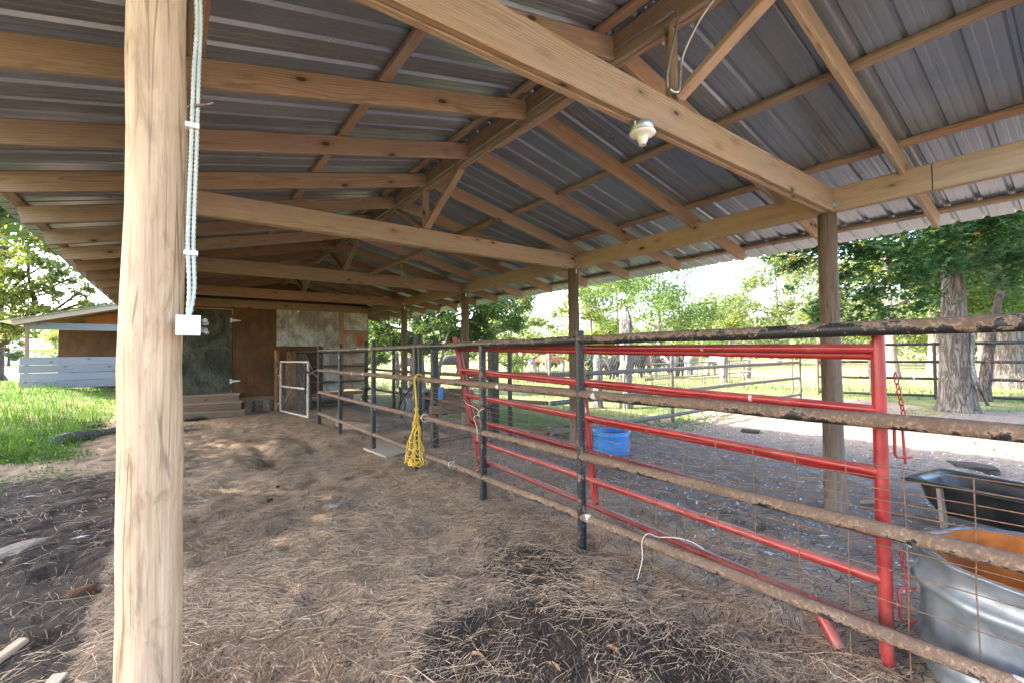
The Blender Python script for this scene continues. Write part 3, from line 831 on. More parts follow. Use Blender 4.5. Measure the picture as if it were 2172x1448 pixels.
# ------------------------------------------------------------------ wiring
def coil_tube(mb, pts, r, n=8, rib=.004, amp=.16):
    """armoured conduit: a tube with a fine ribbed outline"""
    P_ = [Vector(p) for p in pts]; out = [P_[0]]
    for a, b in zip(P_[:-1], P_[1:]):
        k = max(1, int((b-a).length/rib))
        out += [a+(b-a)*((j+1)/k) for j in range(k)]
    rs = [r*(1+amp*(-1 if i % 2 else 1)) for i in range(len(out))]
    mb.tube(out, rs, n)
def smooth_path(pts, k=8):
    P_ = [Vector(p) for p in pts]; P_ = [P_[0]*2-P_[1]]+P_+[P_[-1]*2-P_[-2]]; out = []
    for i in range(1, len(P_)-2):
        a, b, c, d = P_[i-1:i+3]
        for j in range(k):
            t = j/k
            out.append(.5*((2*b)+(c-a)*t+(2*a-5*b+4*c-d)*t*t+(3*b-a-3*c+d)*t**3))
    out.append(P_[-2]); return out
wbox = thing('switch_box', 'white plastic outlet box with two pale conduits on the near round post', 'outlet box', (.03, 1.60, 1.69))
mb = MB(); mb.box((.028, 1.605, 1.69), (.058, .05, .056)); mb.box((.028, 1.578, 1.69), (.050, .006, .048)); mb.build('box_body', M['white_plastic'], wbox)
mb = MB(); mb.lathe([(0, .004), (.012, .004), (.0135, 0)], (0, 0, 0), 20)
mb.v = [tuple(Matrix.Rotation(rad(90), 3, 'X') @ Vector(p) + Vector((.022, 1.579, 1.692))) for p in mb.v]; mb.build('round_knockout', M['white_plastic'], wbox)
mb = MB()
for i in range(16):
    a = random.uniform(0, 6.28); rr = random.uniform(.004, .022)
    mb.lathe([(0, -.005), (.006, -.003), (.0065, .002), (0, .006)], (.066+random.uniform(-.004, .007), 1.60+random.uniform(-.02, .02), 1.69+random.uniform(-.024, .022)), 6, False)
mb.build('mud_nest', M['cement'], wbox)
for k, dx in enumerate((0.0, .013)):
    mb = MB()
    coil_tube(mb, smooth_path([(.027+dx*.3, 1.61, 1.715), (.030+dx*.9, 1.61, 1.80), (.026+dx, 1.63, 1.95), (.031+dx*1.0, 1.63, 2.2), (.036+dx*.9, 1.63, 2.45), (.042+dx*.7, 1.63, 2.62), (.030+dx, 1.63, 2.85), (.033+dx, 1.64, 2.97)]), .0054, 8, .006, .2)
    mb.build('conduit', M['conduit'], wbox)
for z in (1.905, 2.285):
    mb = MB(); mb.box((.033, 1.632, z), (.034, .03, .013)); mb.build('conduit_strap', M['white_plastic'], wbox)
nail = MB(); nail.tube([(.02, 1.64, 2.345), (.075, 1.60, 2.352), (.083, 1.595, 2.357)], .0035, 6); tag(nail.build('bent_nail', M['grey_pipe']), 'bent rusty nail sticking out of the near round post', 'nail')

lamp = thing('lamp_holder', 'white porcelain lamp holder without bulb under the nearest tie beam', 'lamp holder', (2.27, 1.69, 2.985))
c = (2.262, 1.69, 0); k_ = 1.28
def lp(prof): return [(r_*k_, 2.986-(2.986-z_)*k_) for r_, z_ in prof]
mb = MB(); mb.lathe(lp([(0, 2.986), (.052, 2.986), (.054, 2.984), (.054, 2.950), (.050, 2.948), (0, 2.948)]), c, 28); mb.build('junction_box', M['zinc'], lamp)
mb = MB(); mb.lathe(lp([(0, 2.947), (.060, 2.946), (.062, 2.940), (.050, 2.930), (.028, 2.924), (.025, 2.918), (.023, 2.903), (.018, 2.897), (.017, 2.886), (.013, 2.885), (.012, 2.90), (0, 2.901)]), c, 28); mb.build('porcelain_socket', M['porcelain'], lamp)
mb = MB(); coil_tube(mb, smooth_path([(2.205, 1.69, 2.955), (2.190, 1.69, 2.965), (2.185, 1.69, 2.99), (2.19, 1.76, 3.10), (2.2, 1.80, 3.24)]), .0075, 8, .005, .2); mb.build('conduit', M['zinc'], lamp)

cab = MB()
coil_tube(cab, smooth_path([(RX-.075, -.4, 3.80), (RX-.06, .9, 3.80), (RX-.045, 1.18, 3.80), (RX-.05, 1.36, 3.70), (RX-.056, 1.48, 3.60), (RX-.06, 1.58, 3.45), (RX-.062, 1.60, 3.30), (RX-.085, 1.60, 3.23), (RX-.12, 1.615, 3.225), (RX-.145, 1.62, 3.235)]), .0085, 7, .006, .14)
coil_tube(cab, smooth_path([(RX-.17, 1.62, 3.235), (RX-.165, 1.62, 3.33), (RX-.13, 1.60, 3.52), (RX-.105, 1.58, 3.66), (RX-.105, 1.60, 3.74), (RX-.08, 1.72, 3.76), (RX-.05, 1.95, 3.80), (RX-.045, 2.5, 3.80), (RX-.045, 3.4, 3.78), (RX-.045, 5.2, 3.77), (RX-.045, 7.5, 3.77), (RX-.045, 9.5, 3.78)]), .0085, 7, .012, .12)
tag(cab.build('armoured_cable', M['zinc']), 'grey armoured cable looping at the first king post and along the ridge', 'cable')

# ------------------------------------------------------------------ the closed building at the far end
mb = MB()
mb.add([(-.5, 15.32, 3.10), (5.25, 15.32, 3.10), (5.25, 15.32, zr(5.25)+.17), (RX, 15.32, zr(RX)+.2), (-.5, 15.32, zr(-.5)+.17)], [(0, 1, 2, 3, 4)])
mb.add([(-.5, 15.34, 3.10), (5.25, 15.34, 3.10), (5.25, 15.34, zr(5.25)+.17), (RX, 15.34, zr(RX)+.2), (-.5, 15.34, zr(-.5)+.17)], [(4, 3, 2, 1, 0)])
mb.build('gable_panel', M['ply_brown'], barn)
bld = thing('barn_shed', 'closed plywood shed under the far end of the barn roof', 'shed', (2.4, 15.2, 0))
def panel(name, x0, x1, z0, z1, mat, y=15.2, th=.018, parent=bld):
    mb = MB(); mb.box(((x0+x1)/2, y+th/2, (z0+z1)/2), (x1-x0, th, z1-z0)); return mb.build(name, mat, parent, ((x0+x1)/2, y, z0))
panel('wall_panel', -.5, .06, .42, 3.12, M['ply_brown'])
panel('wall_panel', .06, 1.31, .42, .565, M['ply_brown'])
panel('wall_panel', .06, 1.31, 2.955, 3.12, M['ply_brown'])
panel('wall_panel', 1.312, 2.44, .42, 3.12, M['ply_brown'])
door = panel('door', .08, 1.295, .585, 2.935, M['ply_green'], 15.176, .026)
for z in (2.63, .90):
    mb = MB(); mb.box((1.268, 15.170, z), (.05, .008, .13)); mb.add([(1.30, 15.168, z+.035), (1.30, 15.168, z-.035), (1.50, 15.168, z-.012), (1.50, 15.168, z+.012), (1.30, 15.174, z+.035), (1.30, 15.174, z-.035), (1.50, 15.174, z-.012), (1.50, 15.174, z+.012)],
        [(0, 1, 2, 3), (7, 6, 5, 4), (0, 4, 5, 1), (3, 2, 6, 7), (1, 5, 6, 2), (0, 3, 7, 4)])
    mb.build('strap_hinge', M['zinc'], door)
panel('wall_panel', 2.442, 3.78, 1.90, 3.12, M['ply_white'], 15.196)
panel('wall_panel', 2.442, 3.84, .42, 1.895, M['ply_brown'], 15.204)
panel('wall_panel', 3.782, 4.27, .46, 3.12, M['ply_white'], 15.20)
panel('corner_board', 4.272, 4.42, .40, 3.12, M['pine_dark'], 15.165, .04)
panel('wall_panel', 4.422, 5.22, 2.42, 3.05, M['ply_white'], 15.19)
panel('trim_board', 4.422, 5.22, 2.30, 2.416, M['pine_dark'], 15.175, .03)
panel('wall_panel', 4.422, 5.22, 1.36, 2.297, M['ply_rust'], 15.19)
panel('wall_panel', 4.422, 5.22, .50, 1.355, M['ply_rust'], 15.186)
mb = MB(); mb.lathe([(0, 0), (.10, 0), (.115, .004)], (0, 0, 0), 9, False)
mb.v = [tuple(Matrix.Rotation(rad(90), 3, 'X') @ Vector((p[0]*1.0, p[1]*1.4, p[2])) + Vector((4.95, 15.184, 2.06))) for p in mb.v]; mb.build('rust_hole', M['tank_rust'], bld)
panel('sill_beam', -.5, 5.2, .30, .418, M['pine_dark'], 15.23, .06)
mb = MB(); mb.box((2.36, 15.6, 3.19), (5.72, .9, .05)); mb.box((2.36, 15.09, 3.17), (5.7, .05, .07)); mb.build('gap_shade_strip', M['dark_gap'], bld)  # black strip painted where only the dark attic gap shows
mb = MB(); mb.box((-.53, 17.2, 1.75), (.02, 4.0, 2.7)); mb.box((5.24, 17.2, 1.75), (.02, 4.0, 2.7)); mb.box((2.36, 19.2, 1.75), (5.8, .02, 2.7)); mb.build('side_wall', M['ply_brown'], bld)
mb = MB(); mb.box((2.36, 17.2, .36), (5.6, 3.9, .04)); mb.build('floor', M['pine_dark'], bld)
mb = MB(); mb.box((3.02, 15.06, 3.06), (.16, .02, .02)); mb.box((3.02, 15.05, 3.0), (.05, .05, .12)); mb.box((3.02, 15.05, 2.95), (.03, .03, .06)); mb.build('light_socket', M['porcelain'], bld)
for (x, y, sx, sy, rz) in ((2.0, 15.3, .3, .25, .3), (1.75, 15.25, .2, .2, 1), (2.25, 15.15, .28, .2, .8), (4.6, 15.4, .3, .25, .5)):
    mb = MB(); mb.box((x, y, .14), (sx, sy, .34), rz); mb.build('foundation_block', M['brown_rock'], bld)

steps = thing('door_steps', 'three worn wooden steps below the grey green door', 'steps', (.7, 14.6, 0))
for i, (y, z) in enumerate(((14.92, .555), (14.66, .365), (14.38, .165))):
    b = board('tread', (-.35, y+.02-i*.02, z), (1.46+.03*i, y-.02, z-.01*i), .26, .04, M['step_wood'], steps, warp=.01)
    board('riser', (-.35, y-.105, z-.11), (1.44+.03*i, y-.11, z-.11), .025, .17, M['pine_dark'], steps)
# ------------------------------------------------------------------ pipe corral fences
def pipe(name, p0, p1, r, mat, parent, n=14, seg=6, sag=0.0, wob=.002):
    p0 = Vector(p0); p1 = Vector(p1); pts = []
    for i in range(seg+1):
        t = i/seg; p = p0.lerp(p1, t); p.z -= sag*math.sin(math.pi*t)
        if 0 < i < seg: p += Vector((random.gauss(0, wob), random.gauss(0, wob), random.gauss(0, wob)))
        pts.append(p)
    mb = MB(); mb.tube(pts, r, n); return mb.build(name, mat, parent)
def sq_post(name, x, y, z1, w, mat, parent, z0=-.2, round_=False):
    mb = MB()
    if round_: mb.tube([(x, y, z0), (x, y, z1*.5), (x, y, z1)], w/2, 16)
    else:
        e = w/2; c = .012
        prof = [(-e+c, -e), (e-c, -e), (e, -e+c), (e, e-c), (e-c, e), (-e+c, e), (-e, e-c), (-e, -e+c)]
        n = 8; vs_ = [(x+a, y+b, z) for z in (z0, z1) for a, b in prof]
        mb.add(vs_, [(k, (k+1) % n, n+(k+1) % n, n+k) for k in range(n)]+[tuple(range(n, 2*n))])
    return mb.build(name, mat, parent)

FX = 2.72
mf = thing('pipe_fence', 'rusty four rail pipe fence running the length of the dirt alley', 'fence', (FX, 4, 0))
for y, z1, w, rd in ((-.75, 1.75, .08, False), (2.70, 1.79, .074, True), (4.20, 1.69, .066, False), (5.93, 1.745, .07, False), (7.63, 1.86, .070, False), (9.57, 1.84, .070, False), (11.27, 1.84, .070, False)):
    sq_post('post', FX, y, z1, w, M['steel_post'] if y > 2 else M['rail_black'], mf, round_=rd)
for z, m_, r_ in ((1.706, M['rail_black'], .0375), (1.264, M['rail'], .0375), (.744, M['rail'], .0365), (.254, M['rail'], .0365)):
    ys = [-1.2, 2.67, 4.17, 5.90, 7.60, 9.54, 11.24] if z < 1.7 else [-1.2, 5.92, 11.24]
    for a, b in zip(ys[:-1], ys[1:]):
        f = .035 if z < 1.7 else .002
        pipe('rail', (FX, a+f, z), (FX, b+.02, z+random.uniform(-.006, .006)), r_, m_, mf, seg=max(3, int((b-a)*2)))
pipe('upright', (FX, 5.80, .1), (FX, 5.80, 1.70), .030, M['steel_post'], mf)

def wire_grid(name, mat, parent, origin, du, us, zs, r=.0035, n=4, wob=.004, lean=None):
    """welded wire: verticals at us along du, horizontals at heights zs, slightly bent"""
    mb = MB(); o = Vector(origin); d = Vector(du).normalized(); nrm = Vector((-d.y, d.x, 0))
    lean = lean or (lambda u, z: 0.0)
    def p(u, z):
        return o+d*u+nrm*(lean(u, z)+.012*math.sin(u*1.9+z*3)+random.gauss(0, wob*.4))+Vector((0, 0, z+.018*math.sin(u*1.3+.6)+random.gauss(0, wob*.5)))
    for z in zs:
        k = max(3, int((us[-1]-us[0])/.32))
        mb.tube([p(us[0]+(us[-1]-us[0])*i/k, z) for i in range(k+1)], r, n, cap=False)
    for u in us:
        mb.tube([p(u+random.uniform(-.004, .004), zs[0]+(zs[-1]-zs[0])*i/4)+nrm*r*1.5 for i in range(5)], r, n, cap=False)
    return mb.build(name, mat, parent)
hog = thing('hog_wire', 'rusty welded wire panel wired to the pipe fence behind its rails', 'wire mesh', (2.79, 2.5, 0))
zs = [.045, .20, .376, .527, .638, .74, .81, .862, .914, .971, 1.03]
g1 = wire_grid('wire_mesh', M['rust_wire'], hog, (2.785, -1.0, 0), (0, 1, 0), [i*.232 for i in range(16)], zs, .0028)
g2 = wire_grid('wire_mesh', M['rust_wire'], hog, (2.795, 2.56, 0), (0, 1, 0), [i*.232 for i in range(14)], zs, .0028, lean=lambda u, z: 0)
g2.location.z += .0
for v in g2.data.vertices:     # this length hangs higher towards its far end
    t = (v.co.y+2.5-2.56)/3.0; v.co.z += .15*t*t*max(0, v.co.z)/1.0

def dshape(mb, x, y, z): pass
# red gate panels leaning together behind the fence
def red_panel(label, dx, dy, dz, chain):
    p = thing('red_gate', label, 'gate', (3.1+dx, 2.9, 0), 'red steel gate panels behind the pipe fence')
    e0 = Vector((2.925+dx, .742+dy, 0)); e1 = Vector((3.31+dx, 5.16+dy, 0)); t0 = Vector((2.925+dx, .742+dy, 1.66+dz)); t1 = Vector((2.985+dx, 5.30+dy, 1.83+dz))
    def q(u, z):
        a = e0.lerp(t0, z/(1.66+dz)); b = e1.lerp(t1, z/(1.83+dz)); r = a.lerp(b, u); r.z = a.z+(b.z-a.z)*u; return r
    zb = [1.61, 1.292, .975, .668, .424, .172]; zl = [1.70, 1.40, 1.07, .74, .46, .22]
    mb = MB(); mb.tube([q(0, .0+max(0, dz)), q(0, .8), q(0, 1.685+dz)], .0285, 18); mb.build('end_post', M['red'], p)
    mb = MB(); mb.tube([q(1, .0), q(1, .9), q(1, 1.83+dz)], .027, 14); mb.build('end_post', M['red'], p)
    for a, b in zip(zb, zl):
        P0 = q(0, a+dz); P1 = q(1, b+dz)
        pipe('bar', P0, P1, (.0255 if a < 1.5 else .026), M['red'], p, 14, 8, wob=.0015)
    for u in (.49,):
        mb = MB(); a = q(u, 1.64+dz); b = q(u, .20+dz)
        mb.beam(a, b, .016, .036, (0, 1, 0)); mb.build('centre_brace', M['red'], p)
    for u, s in ((.10, 1), (.93, -1)):
        a = q(u-.02*s, .19+dz); b = a+Vector((-.10-dx*.5, -.19*s*.9, -.19-dz+.012))
        mb = MB(); mb.tube([a, b], .031, 10); mb.build('foot', M['red'], p)
    if chain:
        def latch(zt, n):
            mb = MB(); x, y = 2.985, .725
            pz = zt
            for i in range(n):
                c = Vector((x+.0015*i, y-.035-.0035*i, pz)); pts = []
                for k in range(13):
                    a = 2*math.pi*k/12; u = math.cos(a)*.0095; w = math.sin(a)*.017
                    pts.append(c+(Vector((u*.75, -u*.66, w)) if i % 2 else Vector((u*.66, u*.75, w))))
                mb.tube(pts, .0036, 6, cap=False); pz -= .027
            o = mb.build('latch_chain', M['red'], p)
            mb = MB(); z0 = pz+.01
            A = Vector((2.975, .70, z0-.02)); dv = Vector((.80, -.60, 0))
            mb.tube([A+dv*.085, A+dv*.012, A+Vector((0, 0, -.014)), A+Vector((0, 0, -.150)), A+dv*.012+Vector((0, 0, -.165)), A+dv*.085+Vector((0, 0, -.165))], .0072, 8)
            mb.tube([A+dv*.040+Vector((0, 0, .02)), A+dv*.052+Vector((0, 0, -.20))], .0065, 8)
            mb.build('latch_pin', M['red'], p)
        latch(1.47, 9); latch(.56, 6)
    return p
red_panel('front one of two nested red steel gates, chained latches on its right post', 0, 0, 0, True)
red_panel('rear one of two nested red steel gates, just behind the front one', .066, .024, -.034, False)

# second fence line under the right eave posts, with chain link
sf = thing('chain_link_fence', 'low rusty rail fence with chain link wire along the right barn posts', 'fence', (5.05, 11, 0))
SX = 5.05
for y, z1, w in ((14.85, 2.06, .085), (12.5, 2.03, .075)):
    sq_post('post', SX, y, z1, w, M['steel_post'], sf)
for z in (1.79, 1.15, .53, .02):
    for a, b in ((7.40, 10.4), (10.4, 12.5), (12.5, 14.85)):
        pipe('rail', (SX, a, z), (SX, b, z), .036, M['rail'], sf, seg=4)
def chain_link(o, d, L, z0, z1, cell, r, name, mat, parent, n=3):
    mb = MB(); o = Vector(o); d = Vector(d).normalized(); nrm = Vector((-d.y, d.x, 0))
    k = int(L/cell); rows = int((z1-z0)/cell*2)
    vs_ = []; fs = []
    for i in range(k):
        pts = []
        for j in range(rows+1):
            u = i*cell+(cell*.5 if (j % 2) else -0.0)
            if i % 2: pass
            pts.append(o+d*(u+cell*.25)+nrm*(r*(1 if j % 2 else -1))+Vector((0, 0, z0+j*cell*.5)))
        mb.tube(pts, r, n, cap=False, smooth=False)
        pts = [o+d*(i*cell+(0.0 if (j % 2) else cell*.5)+cell*.25-cell*.5)+nrm*(r*(-1 if j % 2 else 1))+Vector((0, 0, z0+j*cell*.5)) for j in range(rows+1)]
        mb.tube(pts, r, n, cap=False, smooth=False)
    return mb.build(name, mat, parent)
chain_link((SX-.045, 7.4, 0), (0, 1, 0), 7.4, .05, 1.60, .105, .0036, 'wire_mesh', M['mesh_wire'], sf)

# short cross fence by the sorting posts
xf = thing('sorting_gate', 'rusty pipe cross gate between dark posts behind the yellow net', 'gate', (4.2, 7.2, 0))
sq_post('post', 3.62, 7.13, 1.86, .11, M['steel_post'], xf)
for z in (1.12, .57, .09): pipe('rail', (3.62, 7.15, z), (4.98, 7.30, z+.02), .036, M['rail'], xf, seg=3)
mb = MB(); mb.box((3.60, 7.05, .66), (.20, .10, .13)); mb.build('bracket', M['rail'], xf)

ef = thing('end_fence', 'low rusty rails in front of the white stained wall panels', 'fence', (3.9, 14.85, 0))
for z in (1.72, 1.27, .78, .06): pipe('rail', (2.78, 14.86, z), (5.0, 14.85, z), .034, M['rail'], ef, seg=3)
sq_post('post', 2.76, 14.86, 1.80, .07, M['steel_post'], ef)

# cross fence with grey pipes closing the outer pen
cf = thing('grey_pipe_fence', 'grey pipe cross fence with wire grid closing the outer pen', 'fence', (9.2, 6.2, 0))
mb = MB(); mb.box((4.98, 7.30, .86), (.25, .10, 1.9), .4); mb.build('wide_post', M['steel_post'], cf)
sq_post('post', 5.12, 6.95, 1.78, .07, M['steel_post'], cf)
CY = 6.17
def cpt(x): return (x, CY+.12*(x-9.2)/7.0)
for x, z1 in ((9.2, 1.80), (16.55, 1.82), (12.9, 0)):
    if z1: sq_post('post', *cpt(x), z1, .085, M['grey_pipe'], cf, round_=True)
for z in (1.22, .71, .17):
    pipe('rail', (5.12, 6.95, z), (5.42, 6.2, z), .037, M['rail'], cf, seg=3)
    pipe('rail', (5.42, CY-.06, z), (*cpt(9.2), z), .045, M['grey_pipe'], cf, seg=6)
    pipe('rail', (*cpt(9.2), z), (*cpt(16.55), z+.02), .045, M['grey_pipe'], cf, seg=8)
wire_grid('wire_mesh', M['far_wire'], cf, (5.45, CY+.06, 0), (1, .017, 0), [i*.2 for i in range(20)], [.1, .3, .5, .7, .9, 1.1, 1.3, 1.5, 1.68], .0036, 3)
wire_grid('wire_mesh', M['far_wire'], cf, (9.3, CY+.12, 0), (1, .017, 0), [i*.15 for i in range(48)], [.1, .22, .34, .46, .6, .75, .95, 1.15, 1.35], .0030, 3)

# field fence beyond: old wooden posts and wire
ff = thing('field_fence', 'old field fence of weathered wooden posts and wire in front of the cattle', 'fence', (15, 10.5, 0))
def ragged_post(name, x, y, h_, r_, mat, parent, lean=(0, 0), n=11, taper=.8, jit=.12):
    mb = MB(); pts = []; rs = []
    z0 = gz(x, y)-.2
    for i in range(9):
        t = i/8; pts.append((x+lean[0]*t+random.gauss(0, .012), y+lean[1]*t+random.gauss(0, .012), z0+(h_+.2)*t)); rs.append(r_*(1.12-t*(1-taper)-.12*min(1, t*4))*random.uniform(.93, 1.07))
    rs[-1] *= .5
    mb.tube(pts, rs, n, jit=jit, smooth=False); return mb.build(name, mat, parent, (x, y, z0))
ragged_post('post', 9.95, 9.15, 1.62, .15, M['dead_wood'], ff)
for px, d_, h_, r_, mt in ((1534, 23.8, 1.75, .20, 'dead_wood'), (1588, 28.0, 1.85, .13, 'dead_wood'), (1165, 30, 1.85, .13, 'dead_wood'), (842, 22, 1.75, .12, 'dead_wood')):
    p = at(px, 760, d_); ragged_post('post', p.x, p.y, h_, r_, M[mt], ff, jit=.05)
p = at(1329, 760, 19.5); mb = MB(); mb.tube([(p.x, p.y, -.2), (p.x, p.y, 1.72)], .10, 12); mb.build('white_post', M['porcelain'], ff)
p = at(1329, 760, 19.5); mb = MB(); mb.tube([(p.x, p.y, 1.72), (p.x, p.y, 1.90)], .085, 12); mb.build('post_cap', M['weed'], ff)
for px, d_ in ((1381, 21), (1488, 24), (1546, 26)):
    p = at(px, 760, d_); pipe('steel_stake', (p.x, p.y, -.2), (p.x+.03, p.y, 1.75), .035, M['rail'], ff, 6, 3)
A = at(1375, 775, 20.6); B = at(1587, 775, 27.8)
for z in (1.08, .38):
    pipe('mid_rail', (A.x, A.y, z), (B.x, B.y, z), .035, M['bark_pale'], ff, 8, 4)
    mb = MB(); mb.box((A.x, A.y, z), (.55, .16, .09), .3); mb.build('bracket', M['steel_post'], ff)
P0 = Vector((9.6, 9.3, 0)); P1 = Vector((17.2, 11.2, 0)); P2 = Vector((29, 14.4, 0))
d1 = (P1-P0)
chain_link(P0, d1, d1.length*.93, .05, 1.62, .20, .0050, 'wire_mesh', M['far_wire'], ff)
d2 = P2-P1
wire_grid('wire_mesh', M['far_wire'], ff, P1, d2, [i*.24 for i in range(int(d2.length/.24))], [.1, .3, .5, .72, .95, 1.2, 1.45], .0042, 3)
P3 = Vector((5.4, 20.5, 0)); d3 = P0-P3
wire_grid('wire_mesh', M['far_wire'], ff, P3, d3, [i*.24 for i in range(int(d3.length/.24))], [.1, .3, .5, .72, .95, 1.2, 1.45], .0036, 3)
snag = tag(ragged_post('dead_snag', 10.55, 8.62, 2.95, .17, M['dead_wood'], None, (.10, .05), 13, .95, .16), 'tall gnarled silver dead trunk used as a post in the field fence', 'dead trunk')

# right hand fence behind the big tree
rf = thing('dark_pipe_fence', 'dark four rail pipe fence with wire grid behind the sweetgum trunk', 'fence', (19.5, 4.5, 0))
ra = Vector((18.95, 6.62, 0)); rb = Vector((21.2, -.6, 0))
for z in (1.80, 1.22, .67, .12): pipe('rail', ra+Vector((0, 0, z)), rb+Vector((0, 0, z)), .045, M['steel_post'], rf, seg=6)
for t, m_ in ((0, 'rail'), (.035, 'rail'), (.42, 'steel_post'), (.80, 'steel_post')):
    q = ra.lerp(rb, t); sq_post('post', q.x+(.6 if t == .035 else 0), q.y, 1.86, .09, M[m_], rf, round_=True)
dd = rb-ra
wire_grid('wire_mesh', M['far_wire'], rf, ra+Vector((.08, 0, 0)), dd, [i*.18 for i in range(int(dd.length/.18))], [.1+.155*i for i in range(11)], .0034, 3)
q = at(1858, 830, 13.6)
sp = tag(ragged_post('split_post', q.x, q.y, 1.62, .075, M['dead_wood'], None, (-.12, .1), 9, 1.0, .1), 'pale leaning split wooden post seen between the red gate bars', 'post')
# open pen gate far away
og = thing('pen_gate', 'small grey pipe gate standing open at the end of the cross fence', 'gate', (17.4, 8.3, 0))
a = Vector((16.75, 6.6, 0)); b = Vector((18.1, 8.9, 0))
for z in (1.75, 1.3, .85, .45): pipe('bar', a+Vector((0, 0, z)), b+Vector((0, 0, z)), .028, M['grey_pipe'], og, 8, 2)
for q in (a, b): pipe('upright', q+Vector((0, 0, .2)), q+Vector((0, 0, 1.78)), .032, M['grey_pipe'], og, 8, 2)

# chain link walk gate
cg = thing('chain_link_gate', 'beige pipe gate with chain link standing ajar at the far end of the alley', 'gate', (2.57, 13.35, 0))
ga = Vector((2.42, 14.33, .03)); gb = Vector((2.72, 12.38, .03)); gd = (gb-ga).normalized()
for q in (ga, gb): pipe('upright', q, q+Vector((0, 0, 1.42)), .030, M['beige_paint'], cg, 12, 3)
for z in (.02, .72, 1.41): pipe('crossbar', ga+Vector((0, 0, z)), gb+Vector((0, 0, z)), .028, M['beige_paint'], cg, 12, 3)
chain_link(ga+Vector((-.02, 0, 0)), gd, 1.92, .03, 1.40, .11, .0040, 'wire_mesh', M['mesh_wire'], cg)
mb = MB(); mb.tube([ga+Vector((0, 0, .06)), ga.lerp(gb, .5)+Vector((-.03, 0, .72))], .006, 6); mb.build('brace_wire', M['beige_paint'], cg)
mb = MB(); mb.tube(smooth_path([gb+Vector((-.04, .08, .60)), gb+Vector((-.05, .07, 1.05)), gb+Vector((-.05, .02, 1.16)), gb+Vector((0, -.2, 1.13)), gb+Vector((0, -.6, 1.16)), gb+Vector((0.02, -1.0, 1.24)), gb+Vector((.03, -1.12, 1.16)), gb+Vector((.02, -.7, 1.10)), gb+Vector((-.02, -.1, 1.52)), gb+Vector((-.03, .02, 1.5))]), .028, 8)
tag(mb.build('black_strap', M['black_rubber']), 'black strap tying the chain link gate to the fence post', 'strap')
gp_ = thing('gate_post', 'thin reddish wooden post holding the chain link gate', 'post', (2.36, 14.55, 0))
mb = MB(); mb.tube([(2.36, 14.55, -.2), (2.36, 14.55, 1.0), (2.35, 14.56, 1.78)], [.075, .07, .07], 12, jit=.04); mb.build('timber', M['bark_red'], gp_)
for z in (.25, 1.05):
    mb = MB(); mb.box((2.39, 14.46, z), (.06, .14, .04)); mb.build('hinge', M['beige_paint'], gp_)
st = thing('tree_stub', 'cut off double trunk standing behind the chain link gate', 'tree trunk', (2.9, 14.7, 0))
mb = MB(); mb.tube([(2.78, 14.75, -.1), (2.80, 14.75, .5), (2.76, 14.76, 1.2), (2.78, 14.76, 1.72)], [.20, .16, .15, .13], 12, jit=.05); mb.build('trunk', M['bark_red'], st, (2.78, 14.75, 0))
mb = MB(); mb.tube([(3.16, 14.80, -.1), (3.12, 14.78, .6), (3.08, 14.78, 1.3), (3.02, 14.78, 1.66)], [.25, .20, .19, .17], 12, jit=.05); mb.build('trunk', M['bark_grey'], st, (3.16, 14.8, 0))
# ------------------------------------------------------------------ things standing and lying about
# galvanised tank
tk = thing('stock_tank', 'round galvanised stock tank with rusty inside by the red gate post', 'water tank', (3.27, .22, 0))
prof = [(.462, .0), (.468, .03), (.452, .06), (.462, .09), (.488, .125), (.472, .16), (.452, .19), (.447, .26), (.447, .37), (.449, .40), (.468, .425), (.482, .448), (.464, .470), (.447, .492), (.443, .530), (.443, .575), (.452, .583), (.456, .592), (.450, .600), (.436, .600), (.430, .594), (.421, .592)]
mb = MB(); mb.lathe(prof, (3.27, .22, 0), 96)
for i, p in enumerate(mb.v):
    a = math.atan2(p[1]-.22, p[0]-3.27); w = .0045*math.sin(a*31)*(1 if .1 < p[2] < .42 else .2)+.012*math.sin(a*5+1)*math.sin(p[2]*7+1)+.006*math.sin(a*11+p[2]*9)
    mb.v[i] = (p[0]+math.cos(a)*w, p[1]+math.sin(a)*w, p[2]+.006*math.sin(a*4))
mb.build('tank_wall', M['galv'], tk)
mb = MB(); mb.lathe([(.425, .596), (.420, .40), (.420, .10), (.41, .06), (0, .055)], (3.27, .22, 0), 64); mb.build('tank_lining', M['tank_rust'], tk)

# black trough
tr = thing('feed_trough', 'long black plastic feed trough with wide rim in the pen', 'trough', (5.85, .35, 0))
ax = Vector((-.215, -.977, 0)); bx = Vector((.977, -.215, 0)); o_ = Vector((5.92, 1.20, 0))
def trough_ring(z, inset, e=.10, n=7):
    L, Wd = 1.75, .74; pts = []
    x0, x1, y0, y1 = inset, L-inset, -Wd/2+inset, Wd/2-inset
    for (cx, cy, a0) in ((x1-e, y1-e, 0), (x0+e, y1-e, 90), (x0+e, y0+e, 180), (x1-e, y0+e, 270)):
        for k in range(n):
            a = rad(a0+90*k/(n-1)); pts.append(o_+ax*(cx+e*math.cos(a))+bx*(cy+e*math.sin(a))+Vector((0, 0, z)))
    return pts
def loft(rings, close_last=True):
    mb = MB(); n = len(rings[0]); vs_ = [tuple(p) for r_ in rings for p in r_]; fs = []
    for i in range(len(rings)-1):
        for k in range(n): fs.append((i*n+k, i*n+(k+1) % n, (i+1)*n+(k+1) % n, (i+1)*n+k))
    mb.add(vs_, fs, True)
    if close_last: mb.add([tuple(p) for p in rings[-1]], [tuple(range(n))])
    return mb
